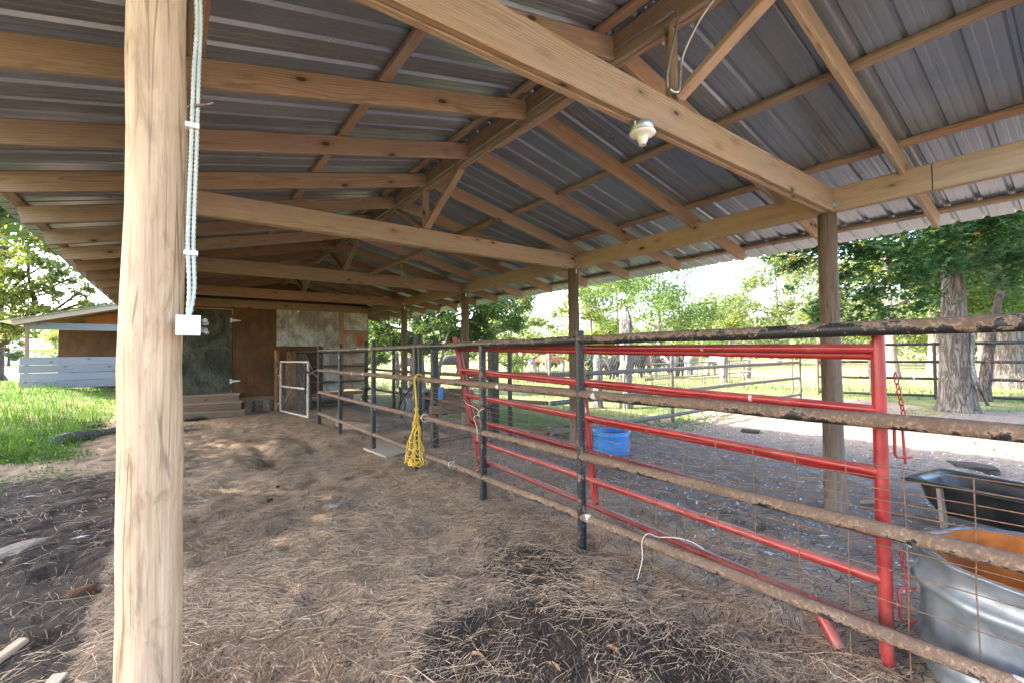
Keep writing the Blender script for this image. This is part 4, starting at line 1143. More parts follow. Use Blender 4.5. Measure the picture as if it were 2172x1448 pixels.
mb = loft([trough_ring(.36, .07), trough_ring(.37, .01, .05), trough_ring(.385, -.005, .04), trough_ring(.40, 0, .05), trough_ring(.402, .03, .08), trough_ring(.398, .085, .14), trough_ring(.36, .10, .16), trough_ring(.16, .13, .18), trough_ring(.12, .18, .18), trough_ring(.11, .25, .1)])
mb.build('tub', M['black_plastic'], tr)
mb = loft([trough_ring(.37, .07, .14), trough_ring(.20, .10, .17), trough_ring(.10, .15, .18), trough_ring(.085, .24, .1)]); mb.build('tub_underside', M['black_plastic'], tr)
for u in (.28, 1.45):
    for s in (-1, 1):
        c = o_+ax*u+bx*(s*.315)
        mb = MB(); mb.beam(c+Vector((0, 0, .36)), c-bx*s*.05+Vector((0, 0, 0)), .07, .03, ax); mb.build('leg', M['step_wood'], tr)

# blue half barrel and others
def barrel(name, label, c, r_, h_, mat, inner, group=None):
    t = thing(name, label, 'tub', c)
    x, y, z = c
    mb = MB(); mb.lathe([(r_*.93, 0), (r_*.99, h_*.12), (r_, h_*.5), (r_*.99, h_*.78), (r_*1.035, h_*.82), (r_*1.035, h_*.90), (r_*1.0, h_*.93), (r_*1.04, h_*.96), (r_*1.04, h_), (r_*.96, h_), (r_*.95, h_*.6), (r_*.93, h_*.25), (0, h_*.22)], c, 36)
    mb.build('barrel_wall', mat, t)
    if inner:
        mb = MB(); mb.lathe([(r_*.945, h_*.78), (0, h_*.785)], c, 36); mb.build('water', inner, t)
    return t
s_ = NT('trough_water'); s_.out((.05, .055, .05), .04, 0, .5); M['water'] = s_.m
barrel('blue_tub', 'cut down blue plastic barrel holding water beyond the red gate', (5.68, 4.95, -.01), .295, .36, M['blue_plastic'], M['water'])
barrel('metal_tub', 'dull galvanised tub behind the yellow hay net', (5.42, 12.0, 0), .33, .66, M['galv'], None)
barrel('rusty_tub', 'low dark rusty tub right of the galvanised tub', (6.6, 12.1, 0), .75, .52, M['rail'], None)
mb = MB(); q = at(935, 833, 10.2); mb.box(q, (.18, .03, .26), .6); tag(mb.build('blue_sign', M['blue_tag']), 'small plain blue plastic tag hanging on the far pen wire', 'tag')

hose = MB()
hose.tube(smooth_path([(4.6, 10.9, .02), (4.75, 11.0, .35), (4.72, 11.25, .62), (4.8, 11.5, .74), (4.95, 11.75, .66), (5.0, 11.9, .40), (4.9, 11.8, .12), (4.7, 11.5, .05), (4.62, 11.2, .16), (4.75, 11.1, .50), (4.9, 11.0, .72), (4.88, 10.85, .84)]), .018, 8)
tag(hose.build('black_hose', M['black_rubber']), 'black hose looped over the rail beside the galvanised tub', 'hose')
# hay net of yellow rope
hn = thing('hay_net', 'yellow rope hay net hanging from the second fence rail', 'hay net', (2.64, 5.7, .6))
top = Vector((2.665, 5.72, 1.28))
mb = MB()
for s in (-1, 1):
    mb.tube(smooth_path([top+Vector((.055, .02*s, -.05)), top+Vector((.05, .01*s, .03)), top+Vector((-.01, .012*s, .055)), top+Vector((-.055, .006*s, .0)), top+Vector((-.05, .004*s, -.10)), top+Vector((-.035, .008*s, -.3)), top+Vector((-.03, .006*s, -.42))]), .011, 8, jit=.12)
mb.build('hanging_cord', M['rope_yellow'], hn)
mb = MB(); base = top+Vector((-.03, 0, -.42))
mb.lathe([(0, -.03), (.028, -.02), (.03, .01), (.018, .035), (0, .04)], tuple(base), 10)
mb.build('knot', M['rope_yellow'], hn)
mb = MB()
strands = []
for k in range(11):
    a = 2*math.pi*k/11+random.uniform(-.2, .2); w = random.uniform(.75, 1.25)
    pts = [base]
    for j in range(1, 8):
        t = j/7; rr = (.025+.20*t**1.25)*w
        pts.append(base+Vector((math.cos(a)*rr*.42+random.gauss(0, .012), math.sin(a)*rr+random.gauss(0, .016)+.05*t, -.72*t+random.gauss(0, .012))))
    strands.append(pts); mb.tube(smooth_path(pts, 4), .0085, 6, jit=.2)
for k in range(11):
    A, B = strands[k], strands[(k+1) % 11]
    for j in range(3, 8):
        if random.random() < .8:
            mid = (A[j]+B[j])/2+Vector((random.gauss(0, .01), random.gauss(0, .01), -.03)); mb.tube([A[j], mid, B[j]], .0075, 5, jit=.2)
for k in range(9):
    a = random.uniform(0, 6.28); b = base+Vector((0, .06, -.75)); mb.tube(smooth_path([b+Vector((math.cos(a+i*1.3)*.10*random.uniform(.4, 1), math.sin(a+i*1.3)*.17*random.uniform(.3, 1), random.uniform(-.03, .06))) for i in range(5)], 3), .008, 5, jit=.2)
mb.build('net_strands', M['rope_yellow'], hn)

# ties and cords
def cord(name, label, pts, r_, mat):
    mb = MB(); mb.tube(smooth_path(pts, 6), r_, 6); return tag(mb.build(name, mat), label, 'cord')
cord('white_tie', 'pale cord looped round the red gate end post', [(3.12, 5.22, .95), (2.98, 5.05, 1.02), (2.85, 4.75, 1.00), (2.76, 4.38, .98), (2.68, 4.20, .92), (2.67, 4.22, .96), (2.70, 4.15, 1.01), (2.76, 4.25, .94), (2.70, 4.35, .90), (2.665, 4.24, .80), (2.66, 4.22, .66)], .0045, M['rope_white'])
cord('long_cord', 'long pale cord draped over the lowest fence rail', [(2.60, 2.05, .015), (2.66, 2.05, .14), (2.675, 2.06, .26), (2.73, 2.05, .305), (2.775, 2.0, .285), (2.80, 1.93, .30), (2.83, 1.84, .31), (2.85, 1.76, .30), (2.86, 1.70, .28)], .0040, M['rope_white'])
cord('wire_tie', 'pale wire wrapped round the third rail beside the net', [(2.76, 5.62, .70), (2.68, 5.64, .71), (2.67, 5.62, .78), (2.72, 5.60, .80), (2.77, 5.63, .75), (2.72, 5.65, .69), (2.67, 5.66, .75), (2.70, 5.61, .80), (2.76, 5.60, .72)], .009, M['rope_white'])
cord('rail_wire', 'grey wire twisted round the lowest fence rail', [(2.76, 4.9, .21), (2.68, 4.9, .22), (2.675, 4.9, .28), (2.72, 4.88, .30), (2.77, 4.86, .25), (2.72, 4.87, .21), (2.67, 4.88, .25), (2.72, 4.85, .30), (2.70, 4.80, .38)], .005, M['zinc'])

# board, rocks, logs, droppings
bd = [(2.60, 7.78), (3.22, 7.88), (3.36, 7.26), (2.62, 6.80)]
mb = MB(); zt = [gz(*p)+.035 for p in bd]; mb.add([(p[0], p[1], z) for p, z in zip(bd, zt)]+[(p[0], p[1], z-.035) for p, z in zip(bd, zt)], [(3, 2, 1, 0), (4, 5, 6, 7), (0, 1, 5, 4), (1, 2, 6, 5), (2, 3, 7, 6), (3, 0, 4, 7)])
tag(mb.build('flat_board', M['tan_board'], None, (2.95, 7.4, .03)), 'flat grey tan board lying on the straw under the pipe fence', 'board')
def rock(name, label, c, s, mat, seed, rz=0, sub=2, cat='stone'):
    bm = bmesh.new(); bmesh.ops.create_icosphere(bm, subdivisions=sub, radius=1)
    rg = np.random.default_rng(seed); k = rg.normal(0, 1, (5, 3)); am = rg.uniform(.06, .2, 5)
    for v in bm.verts:
        q = np.array(v.co); f = 1+sum(a*math.sin(float(q@w)*2.2+i) for i, (w, a) in enumerate(zip(k, am)))
        v.co = Vector((max(-.8, min(.8, v.co.x*f)), max(-.8, min(.8, v.co.y*f)), max(-.7, min(.75, v.co.z*f))))
    me = bpy.data.meshes.new(name); bm.to_mesh(me); bm.free(); me.materials.append(mat)
    o = bpy.data.objects.new(name, me); o.scale = s; o.rotation_euler = (random.uniform(-.1, .1), random.uniform(-.1, .1), rz)
    _finish(o, None, (c[0], c[1], gz(c[0], c[1])+c[2])); return tag(o, label, cat)
def gp2(px, py, z=0.0):
    v = at(px, py, 1)-Vector((0, 0, CAM_H)); t = (z-CAM_H)/v.z; q = Vector((0, 0, CAM_H))+v*t; return q.x, q.y
rock('stone', 'pale flat concrete chunk on the straw near the dark manure patch', (*gp2(922, 1228), .012), (.085, .07, .022), M['cement'], 1, .4)
rock('stone', 'small pale concrete lump just above the flat chunk', (*gp2(955, 1184), .01), (.045, .035, .018), M['cement'], 2, 1)
rock('stone', 'grey flat stone half buried in straw at mid floor', (*gp2(718, 1068), -.005), (.14, .10, .03), M['cement'], 3, .2)
rock('stone', 'small grey stone beside the manure patch on the right', (*gp2(1308, 1278), .01), (.024, .022, .02), M['cement'], 4)
rock('stone', 'low grey brown stone left of the near post', (*gp2(40, 1165), .0), (.24, .15, .07), M['brown_rock'], 5, .9)
rock('dung_clod', 'black dung clod on straw right of the near post', (*gp2(572, 1058), .015), (.042, .036, .032), M['dung'], 6, 0, 2, 'dung')
rock('dung_clod', 'smaller black dung clod above the larger one', (*gp2(590, 1030), .01), (.03, .026, .02), M['dung'], 7, 0, 2, 'dung')
rock('dung_heap', 'flat brown dung pat on the pale dirt behind the trough', (*gp2(2065, 990), .01), (.36, .26, .06), M['dung'], 8, .4, 3, 'dung')
rock('dung_heap', 'flat dark dung pat beyond the red gate near the cross fence', (*gp2(1592, 915), .01), (.24, .2, .05), M['dung'], 9, .4, 3, 'dung')
rock('dung_heap', 'dark trodden mound at the foot of the steps', (*gp2(410, 890), .0), (.30, .22, .09), M['dung'], 10, .4, 3, 'dung')
rock('dung_heap', 'brown mound of dirt behind the pipe fence by the rusty rails', (3.6, 10.2, .0), (.6, .8, .16), M['brown_rock'], 11, .4, 3, 'dirt mound')
rock('clod', 'small brown clod in the dirt left of the near post', (*gp2(175, 1250), .01), (.09, .05, .04), M['bark_red'], 12, .3, 2, 'clod')
rock('clod', 'brown clods lump on straw beside the black rail upright', (*gp2(900, 1018), .01), (.05, .04, .03), M['brown_rock'], 13, .3, 2, 'clod')
def small_board(name, label, pa, pb, w, h_, mat, cat):
    a = gp2(*pa); b = gp2(*pb); o = board(name, (*a, gz(*a)+h_*.6), (*b, gz(*b)+h_*.6+.02), w, h_, mat, None); return tag(o, label, cat)
small_board('wood_scrap', 'broken end of a pale board at the left edge of the floor', (-30, 1410), (50, 1362), .06, .03, M['pine'], 'wood scrap')
small_board('wood_scrap', 'tan board corner at the bottom edge left of the post', (95, 1470), (128, 1438), .07, .02, M['tan_board'], 'wood scrap')
small_board('wood_scrap', 'thin wood splinter on the straw behind the near post', (440, 995), (495, 985), .02, .008, M['pine'], 'wood scrap')
small_board('wood_scrap', 'wood chip leaning on the pen dirt by the right round post', (1825, 1066), (1860, 1072), .05, .03, M['step_wood'], 'wood scrap')
def log(name, label, pa, pb, r0_, r1_, mat, cat='log', z=0.0):
    a = gp2(*pa, z); b = gp2(*pb, z); mb = MB(); pts = []; rs = []
    for i in range(8):
        t = i/7; x = a[0]+(b[0]-a[0])*t; y = a[1]+(b[1]-a[1])*t; pts.append((x, y, gz(x, y)+r0_*.6+random.gauss(0, .012))); rs.append((r0_+(r1_-r0_)*t)*random.uniform(.9, 1.1))
    mb.tube(pts, rs, 10, jit=.08); return tag(mb.build(name, mat, None, pts[0]), label, cat)
log('log', 'weathered grey log lying between the grass and the dark soil', (112, 948), (300, 902), .10, .07, M['dead_wood'])
log('log', 'short pale plank lying in the grass above the log', (175, 912), (215, 905), .05, .04, M['dead_wood'])
log('pipe', 'rusty pipe lying on the ground behind the red gate', (1160, 925), (1232, 905), .05, .05, M['rail'], 'pipe')
log('branch', 'dry pale branch leaning by the second fence rail', (858, 925), (872, 935), .02, .012, M['dead_wood'], 'branch')
for i, (px, py, nm) in enumerate(((430, 1328, 'curled tan leaf right of the near post'), (445, 1370, 'broad tan leaf near the bottom by the post'), (1100, 1210, 'brown leaf at the upper edge of the manure patch'), (1132, 1192, 'long tan leaf below the black upright'), (1010, 1400, 'pale leaf at the bottom of the dark litter'), (1300, 1398, 'big brown leaf right of the dark litter'), (1175, 1435, 'dark brown leaf at the bottom edge'))):
    x, y = gp2(px, py); a = random.uniform(0, 6); mb = MB(); z = gz(x, y)+.012; l = .05
    c, s = math.cos(a), math.sin(a)
    pts = [(-l, 0, .004), (-l*.3, .018, .014), (l*.5, .016, .010), (l, 0, .0), (l*.5, -.016, .012), (-l*.3, -.018, .012), (0, 0, .002)]
    mb.add([(x+c*p[0]-s*p[1], y+s*p[0]+c*p[1], z+p[2]) for p in pts], [(0, 1, 6), (1, 2, 6), (2, 3, 6), (3, 4, 6), (4, 5, 6), (5, 0, 6)])
    tag(mb.build('dry_leaf', M['leaf_dry'], None, (x, y, z)), nm, 'leaf')
for i, (px, py, l, nm) in enumerate(((60, 1052, .07, 'bluish white scrap on the dark soil at left'), (170, 1140, .07, 'pale oval leaf on the dark soil left of the post'), (1015, 1275, .045, 'white feather like scrap on the dark litter'), (784, 1271, .016, 'tiny white pebble on the straw'))):
    x, y = gp2(px, py); mb = MB(); z = gz(x, y)+.014
    mb.add([(x-l, y, z), (x, y+l*.22, z+.008), (x+l, y+.01, z+.003), (x, y-l*.22, z+.006)], [(0, 3, 2, 1)])
    tag(mb.build('pale_scrap', M['paper_white'], None, (x, y, z)), nm, 'scrap')

# ------------------------------------------------------------------ open shed on the left
sh = thing('open_shed', 'grey board loafing shed with a sloping metal roof across the lawn', 'shed', (-3, 24, .5))
SY = 23.5
def sx(px): v = at(px, 760, 1)-Vector((0, 0, CAM_H)); return v.x/v.y*SY
xl = sx(42); xr_ = xl+8.0
zg = gz(xl, SY)
for i in range(4):
    z = .50+zg*0+i*.285
    board('board', (xl+random.uniform(-.02, .02), SY, z+.145), (xr_, SY, z+.145), .035, .278, M['grey_board'], sh)
board('fascia_board', (xl+.12, SY-.01, 2.76), (xr_, SY-.01, 2.76), .04, .26, M['grey_board'], sh)
board('corner_post', (xl+.16, SY+.06, .3), (xl+.16, SY+.06, 3.0), .10, .10, M['pine_dark'], sh, upv=(1, 0, 0))
for dx in (2.15, 5.6): board('back_stud', (xl+dx+.35, SY+2.43, .3), (xl+dx+.35, SY+2.43, 3.6), .13, .13, M['step_wood'], sh, upv=(1, 0, 0))
mb = MB(); mb.box((xl+4.6, SY+2.55, 1.9), (8.0, .03, 3.3)); mb.build('back_wall', M['ply_inside'], sh)
def roofz(x): return 2.88+.255*(x-xl)
a, b = xl-.45, xr_
for y0, y1, z_, m_, nm in ((SY-.45, SY+3.2, .10, 'roof', 'roof_sheet'),):
    for k in range(8):
        u0 = a+(b-a)*k/8; u1 = a+(b-a)*(k+1)/8-.003
        mb = MB(); mb.add([(u0, y0, roofz(u0)+z_), (u1, y0, roofz(u1)+z_), (u1, y1, roofz(u1)+z_), (u0, y1, roofz(u0)+z_), (u0, y0, roofz(u0)+z_+.02), (u1, y0, roofz(u1)+z_+.02), (u1, y1, roofz(u1)+z_+.02), (u0, y1, roofz(u0)+z_+.02)],
            [(0, 3, 2, 1), (4, 5, 6, 7), (0, 1, 5, 4), (1, 2, 6, 5), (2, 3, 7, 6), (3, 0, 4, 7)]); mb.build(nm, M[m_], sh)
board('rake_board', (a+.3, SY-.35, roofz(a+.3)+.0), (b, SY-.35, roofz(b)+.0), .04, .18, M['tan_board'], sh, upv=(0, 0, 1))
for y in (SY+.1, SY+1.2, SY+2.4): board('rafter', (a+.3, y, roofz(a+.3)-.01), (b, y, roofz(b)-.01), .04, .17, M['pine_dark'], sh)
mb = MB(); mb.add([(xl+1.6, SY+.9, 2.95), (xr_, SY+.9, 2.95), (xr_, SY+.9, roofz(xr_)-.1), (xl+1.6, SY+.9, roofz(xl+1.6)-.1), (xl+1.6, SY+.93, 2.95), (xr_, SY+.93, 2.95), (xr_, SY+.93, roofz(xr_)-.1), (xl+1.6, SY+.93, roofz(xl+1.6)-.1)], [(0, 1, 2, 3), (7, 6, 5, 4), (0, 4, 5, 1), (3, 2, 6, 7)])
mb.build('orange_panel', M['osb'], sh)
fb = thing('far_house', 'small pale building seen past the corner of the grey shed', 'house', (-14, 75, .8))
q = at(60, 745, 75)
mb = MB(); mb.box((q.x, q.y, 1.9), (9, 5, 2.6)); mb.build('wall', M['porcelain'], fb)
mb = MB(); mb.add([(q.x-5, q.y-3, 3.1), (q.x+5, q.y-3, 3.1), (q.x+5, q.y, 4.8), (q.x-5, q.y, 4.8), (q.x-5, q.y+3, 3.1), (q.x+5, q.y+3, 3.1)], [(0, 1, 2, 3), (3, 2, 5, 4), (0, 3, 4), (1, 5, 2)]); mb.build('roof', M['roof'], fb)
# ------------------------------------------------------------------ trees
def limbs(mb, base, segs, n=9, jit=.07):
    mb.tube(segs[0], segs[1], n, jit=jit)
def grow(name, label, base, height, r_, mat_bark, mat_leaf, clumps, n_leaf, leaf, cat='tree', group=None, lean=(0, 0), star=False, trunk_pts=None, flare=1.6, limb_r=.3, extra=None, aspect=.6, loose=1.0, kmin=1):
    """tree > trunk (with its limbs) and crown: leaves scattered through clumps held by limbs"""
    bx_, by_ = base; z0 = gz(bx_, by_)
    t = thing(name, label, cat, (bx_, by_, z0), group)
    mb = MB()
    if trunk_pts is None:
        trunk_pts = []
        for i in range(9):
            u = i/8; trunk_pts.append(Vector((bx_+lean[0]*u+random.gauss(0, .05)*height*.02*(i > 0), by_+lean[1]*u+random.gauss(0, .05)*height*.02*(i > 0), z0-.2+(height*.86+.2)*u)))
    nt_ = len(trunk_pts); rs = []
    for i in range(nt_):
        u = i/(nt_-1); rs.append(r_*((1-u)*.86+.14)*(1+(flare-1)*math.exp(-u*(nt_-1)*1.1)))
    mb.tube(trunk_pts, rs, 14, jit=.05)
    rg = np.random.default_rng(abs(hash(label)) % 1 + int(bx_*100) % 9973 + 7)
    for (c, cr) in clumps:
        c = Vector(c); k = min(range(kmin, nt_), key=lambda i: abs(trunk_pts[i].z-(c.z-.25*(c-trunk_pts[i]).length)))
        a = trunk_pts[k]; mid = a.lerp(c, .5)+Vector((rg.normal(0, .06), rg.normal(0, .06), .05))*(c-a).length
        r1 = max(.012, rs[k]*limb_r); mb.tube(smooth_path([a, mid, c], 4), [r1*(1-.085*i) for i in range(9)], 6, jit=.08)
        for j in range(4):
            e = c+Vector(rg.normal(0, 1, 3)).normalized()*cr*.8; mb.tube([mid.lerp(c, .5+.1*j), e], [r1*.35, r1*.12], 4)
    if extra: extra(mb)
    mb.build('trunk', mat_bark, t)
    cs = []; tot = sum(cr**2 for _, cr in clumps)
    for (c, cr) in clumps:
        k = max(6, int(n_leaf*cr*cr/tot))
        # sub-clumps give light and dark tufts with gaps between them
        ns = max(3, int(7*loose)); sub = rg.normal(0, .48, (ns, 3))*cr*np.array([1, 1, .72])
        w = rg.integers(0, ns, k); p = np.array(c)+sub[w]+rg.normal(0, .26, (k, 3))*cr*np.array([1, 1, .6])
        cs.append(p)
    P = np.concatenate(cs)
    P = P[P[:, 2] > z0+.25]
    if star: V, F, C = star_leaves(P, leaf)
    else: V, F, C = leaf_quads(P, leaf, .35, aspect)
    o = mesh_np('crown', V, F, mat_leaf, t, WORLD_LOC[t.name], col=C); o['kind'] = 'stuff'
    return t, P
def star_shape():
    pts = []
    for k in range(5):
        a = rad(90+72*k*.92-0) if False else rad(90+(k-2)*62)
        L = (1.0, .92, .72)[abs(k-2)]
        pts.append((a, L))
    out = []
    for i, (a, L) in enumerate(pts):
        out.append((math.cos(a)*L, math.sin(a)*L))
        if i < 4:
            am = (a+pts[i+1][0])/2; out.append((math.cos(am)*.38, math.sin(am)*.38))
    out.append((0, -.22))
    return np.array(out)   # 10 points
STAR = star_shape()
def star_leaves(c, size):
    n = len(c)
    nr = RNG.normal(0, .55, (n, 3)); nr[:, 2] = np.abs(nr[:, 2])+.75; nr[:, 0] -= .25; nr /= np.linalg.norm(nr, axis=1, keepdims=True)
    t = RNG.normal(0, 1, (n, 3)); t[:, 2] -= .8; t -= nr*(t*nr).sum(1, keepdims=True); t /= np.linalg.norm(t, axis=1, keepdims=True)
    b = np.cross(nr, t); s = (size*.5*RNG.uniform(.65, 1.25, n))[:, None]
    V = np.empty((n, 11, 3)); V[:, 0] = c
    for k, (u, v) in enumerate(STAR):
        V[:, k+1] = c+b*s*u+t*s*v-nr*s*.22*(u*u+v*v)
    base = np.arange(n)[:, None]*11
    F = np.concatenate([base+np.array([0, k+1, (k+1) % 10+1]) for k in range(10)])
    return V.reshape(-1, 3), F, np.repeat(RNG.random((n, 3)), 11, axis=0)

# sweetgum on the right with its low branches
def C(px, py, d_, r_): return (tuple(at(px, py, d_)), r_)
gb_ = (16.4, 2.55)
tp = [Vector((16.4, 2.55, -.2)), Vector((16.4, 2.55, .25)), Vector((16.42, 2.55, 1.2)), Vector((16.40, 2.56, 2.4)), Vector((16.45, 2.55, 3.6)), Vector((16.42, 2.52, 4.8)), Vector((16.5, 2.5, 6.5)), Vector((16.5, 2.5, 8.5)), Vector((16.5, 2.5, 11))]
gum_cl = [C(1660, 535, 9.6, .38), C(1720, 520, 9.4, .5), C(1765, 500, 9.0, .5), C(1700, 570, 9.8, .35), C(1830, 520, 9.0, .7), C(1880, 480, 8.6, .7), C(1830, 585, 9.3, .55), C(1900, 560, 9.4, .75),
          C(1960, 480, 9.4, .8), C(1980, 540, 9.8, .7), C(1920, 620, 10.2, .55), C(1850, 640, 10.0, .5), C(1780, 630, 10.2, .5), C(1745, 655, 10.4, .42), C(1720, 680, 10.8, .35), C(1890, 680, 11, .4), C(1960, 650, 11.0, .35), C(2060, 470, 9.8, .8),
          C(2130, 480, 10.5, .8), C(2130, 560, 11.2, .8), C(2090, 520, 10.4, .7), C(2050, 420, 10, .9), C(1950, 410, 9.5, .8), C(2150, 420, 10, .9), C(1850, 430, 9.2, .7), C(2200, 540, 11, .9),
          ((16.5, 2.5, 8), 1.8), ((14.8, 3.9, 5.6), 1.4), ((13.6, 4.9, 6.6), 1.6), ((12.4, 5.8, 7.8), 1.7), ((14.6, 5.2, 8.2), 1.9), ((15.4, 1.4, 6.2), 1.6), ((13.2, 2.6, 7.4), 1.7), ((18.4, 5.0, 6.4), 1.8), ((16.8, 6.0, 8), 2.0), ((15, 3.4, 7), 1.5), ((17.6, 1.4, 7.2), 1.6), ((16.2, 1.0, 6.6), 1.5), ((17.8, 3.8, 7.4), 1.5), ((16.5, 2.5, 10.5), 1.8), ((8.0, 6.5, 7.6), 1.5), ((9.6, 5.2, 7.0), 1.5), ((9.4, 7.8, 7.6), 1.6), ((10.8, 6.4, 6.4), 1.5), ((11.2, 4.2, 6.6), 1.5), ((11.0, 8.6, 7.8), 1.7), ((12.6, 7.4, 7.0), 1.6), ((12.8, 3.6, 6.2), 1.4), ((13.8, 8.6, 7.6), 1.7), ((10.4, 2.6, 7.2), 1.5), ((7.6, 8.8, 8.2), 1.6)]  # unseen upper clumps, widened over barn and pen to shade trunk and dirt
gum, GP = grow('sweetgum_tree', 'large sweetgum tree with star shaped leaves right of the barn', gb_, 11, .39, M['bark_grey'], M['leaf_gum'], gum_cl, 72000, .20, star=True, trunk_pts=tp, flare=1.35, limb_r=.075, kmin=4)
# single leaves nearest the camera
near_star = None
def single_leaves(parent, P, n):
    vv, ff_, cc = star_leaves(np.zeros((1, 3)), .24)
    for k in range(3): pass
    metas = []
    for j in range(4):
        V_, F_, C_ = star_leaves(np.zeros((1, 3)), .22)
        me = bpy.data.meshes.new('leaf'); me.from_pydata(V_.tolist(), [], F_.tolist())
        a = me.color_attributes.new('Col', 'FLOAT_COLOR', 'POINT'); c4 = np.ones((len(V_), 4), np.float32); c4[:, :3] = C_; a.data.foreach_set('color', c4.ravel())
        me.materials.append(M['leaf_gum']); metas.append(me)
    d_ = np.hypot(P[:, 0], P[:, 1]); idx = np.argsort(d_)[:n*3:3]
    for i in idx:
        o = bpy.data.objects.new('leaf', metas[int(i) % 4]); o.rotation_euler = (random.uniform(-.3, .3), random.uniform(-.3, .3), random.uniform(0, 6.28))
        _finish(o, parent, Vector(P[i])+Vector((random.gauss(0, .06), random.gauss(0, .06), random.gauss(0, .06))))
single_leaves(gum, GP, 180)
mb = MB(); mb.tube(smooth_path([at(1893, 480, 8.2), at(1905, 495, 8.2), at(1912, 510, 8.2), at(1917, 524, 8.2)]), .012, 5); tag(mb.build('twig', M['dead_wood']), 'bare pale twig hanging from the eave in front of the sweetgum', 'twig')
q0 = at(2062, 700, 11.6); q1 = gp2(2095, 858)
mb = MB(); mb.tube(smooth_path([q0, at(2063, 780, 11.5), at(2075, 815, 11.3), (q1[0], q1[1], .0)]), [.05]*17+[.04]*8, 8, jit=.1); tag(mb.build('leaning_branch', M['dead_wood']), 'bare grey branch leaning against the sweetgum trunk', 'branch')

def pts_px(lst): return [Vector(at(*p)) for p in lst]
b0 = gp2(2085, 850)
grow('leaning_tree', 'slim dark tree leaning right just behind the sweetgum', b0, 9, .17, M['bark_dark'], M['leaf_mid'], [C(2150, 430, 14, 1.2), C(2080, 600, 15, .8), C(2160, 620, 15, .9), C(2120, 560, 15.5, 1.0), C(2190, 540, 15, 1.0)], 3200, .19, trunk_pts=[Vector((b0[0], b0[1], -.2))]+pts_px([(2087, 820, 14.1), (2098, 740, 14.1), (2115, 650, 14.1), (2135, 560, 14.1), (2160, 440, 14.2), (2190, 250, 14.3)]), star=True, flare=1.3)
# woodland on the right
for (px, d_, r_, lab, fol, mat_, ct) in ((1893, 31, .30, 'tall pale pink trunk directly right of the red gate post', 'leaf_yellow', 'bark_pale', 1), (1985, 38, .36, 'straight brown trunk standing in bright grass left of the sweetgum', 'leaf_yellow', 'bark_pale', 1), (2103, 24, .38, 'thick grey trunk behind the leaning tree', 'leaf_mid', 'bark_grey', 0), (2150, 22, .42, 'thickest grey trunk by the right edge', 'leaf_mid', 'bark_grey', 0)):
    x, y = gp2(px, 752+1.6*957/d_)
    cl = [C(px+dx, py, d_*f, r2) for dx, py, f, r2 in ((-60, 560, 1.0, 2.0), (40, 520, 1.05, 2.2), (-10, 620, 1.1, 1.6), (90, 600, 1.1, 1.6), (0, 440, 1, 2.4))]
    grow('woodland_tree', lab, (x, y), 13, r_, M[mat_], M[fol], cl, 9000, .28, lean=(random.uniform(-.3, .3), .2), flare=1.5, group='trees standing behind the dark pipe fence')
# bright undergrowth behind them
def shrub_band(name, label, items, n, leaf, mat):
    lst = []
    for (px, py, d_, r_) in items:
        c = np.array(at(px, py, d_)); k = n
        ns = 7; sub = RNG.normal(0, .45, (ns, 3))*r_*np.array([1, 1, .7]); w = RNG.integers(0, ns, k)
        p = c+sub[w]+RNG.normal(0, .24, (k, 3))*r_*np.array([1, 1, .7]); p = p[p[:, 2] > ground_z(p[:, 0], p[:, 1])+.05]
        lst.append(leaf_quads(p, leaf, .35))
    V, F, C_ = join(lst); o = mesh_np(name, V, F, M[mat], col=C_); o['kind'] = 'stuff'; o['label'] = label; return o
shrub_band('woodland_undergrowth', 'sunlit yellow green woodland foliage beyond the dark pipe fence', [(1740+i*30+random.uniform(-12, 12), 690+random.uniform(-45, 20), random.uniform(38, 60), random.uniform(1.6, 3.0)) for i in range(18)], 1300, .30, 'leaf_yellow')
shrub_band('shaded_foliage', 'darker green foliage hanging behind the sweetgum', [(2000+random.uniform(-20, 190), 560+random.uniform(-80, 110), random.uniform(15, 24), random.uniform(.8, 1.5)) for i in range(26)], 800, .2, 'leaf_mid')

# tree behind the barn posts in the middle
x, y = gp2(885, 752+1.6*957/20.5)
cl = [C(800, 660, 20, 1.1), C(840, 620, 20, 1.3), C(880, 660, 21, 1.1), C(920, 600, 20, 1.4), C(960, 640, 19, 1.2), C(1010, 640, 19, 1.2), C(1050, 670, 20, .9), C(930, 690, 19, .9), C(820, 710, 20, .9), C(1000, 700, 20, .8), C(900, 540, 20, 1.6), C(800, 570, 21, 1.6), C(1000, 560, 20, 1.5), C(1080, 640, 20.5, .7), C(780, 690, 21, 1.0), C(810, 725, 21, .8), C(860, 725, 20.5, .7), C(960, 715, 20.5, .8), C(1040, 715, 20.5, .8), C(1085, 700, 21, .8), C(1000, 735, 21, .6), C(905, 730, 20, .5)]
grow('shade_tree', 'leafy green tree with a pale grey trunk behind the right barn posts', (x, y), 8, .36, M['bark_pale'], M['leaf_mid'], cl, 34000, .15, flare=1.3)
x, y = gp2(930, 752+1.6*957/18)
grow('sapling', 'thin leaning sapling stem in front of the black cow', (x, y), 4.2, .09, M['bark_pale'], M['leaf_mid'], [C(960, 640, 18, .6), C(950, 690, 18, .5)], 900, .14, trunk_pts=[Vector((x, y, -.1))]+pts_px([(930, 795, 18), (936, 760, 18), (945, 725, 18), (958, 680, 18), (965, 640, 18)]), flare=1.1)
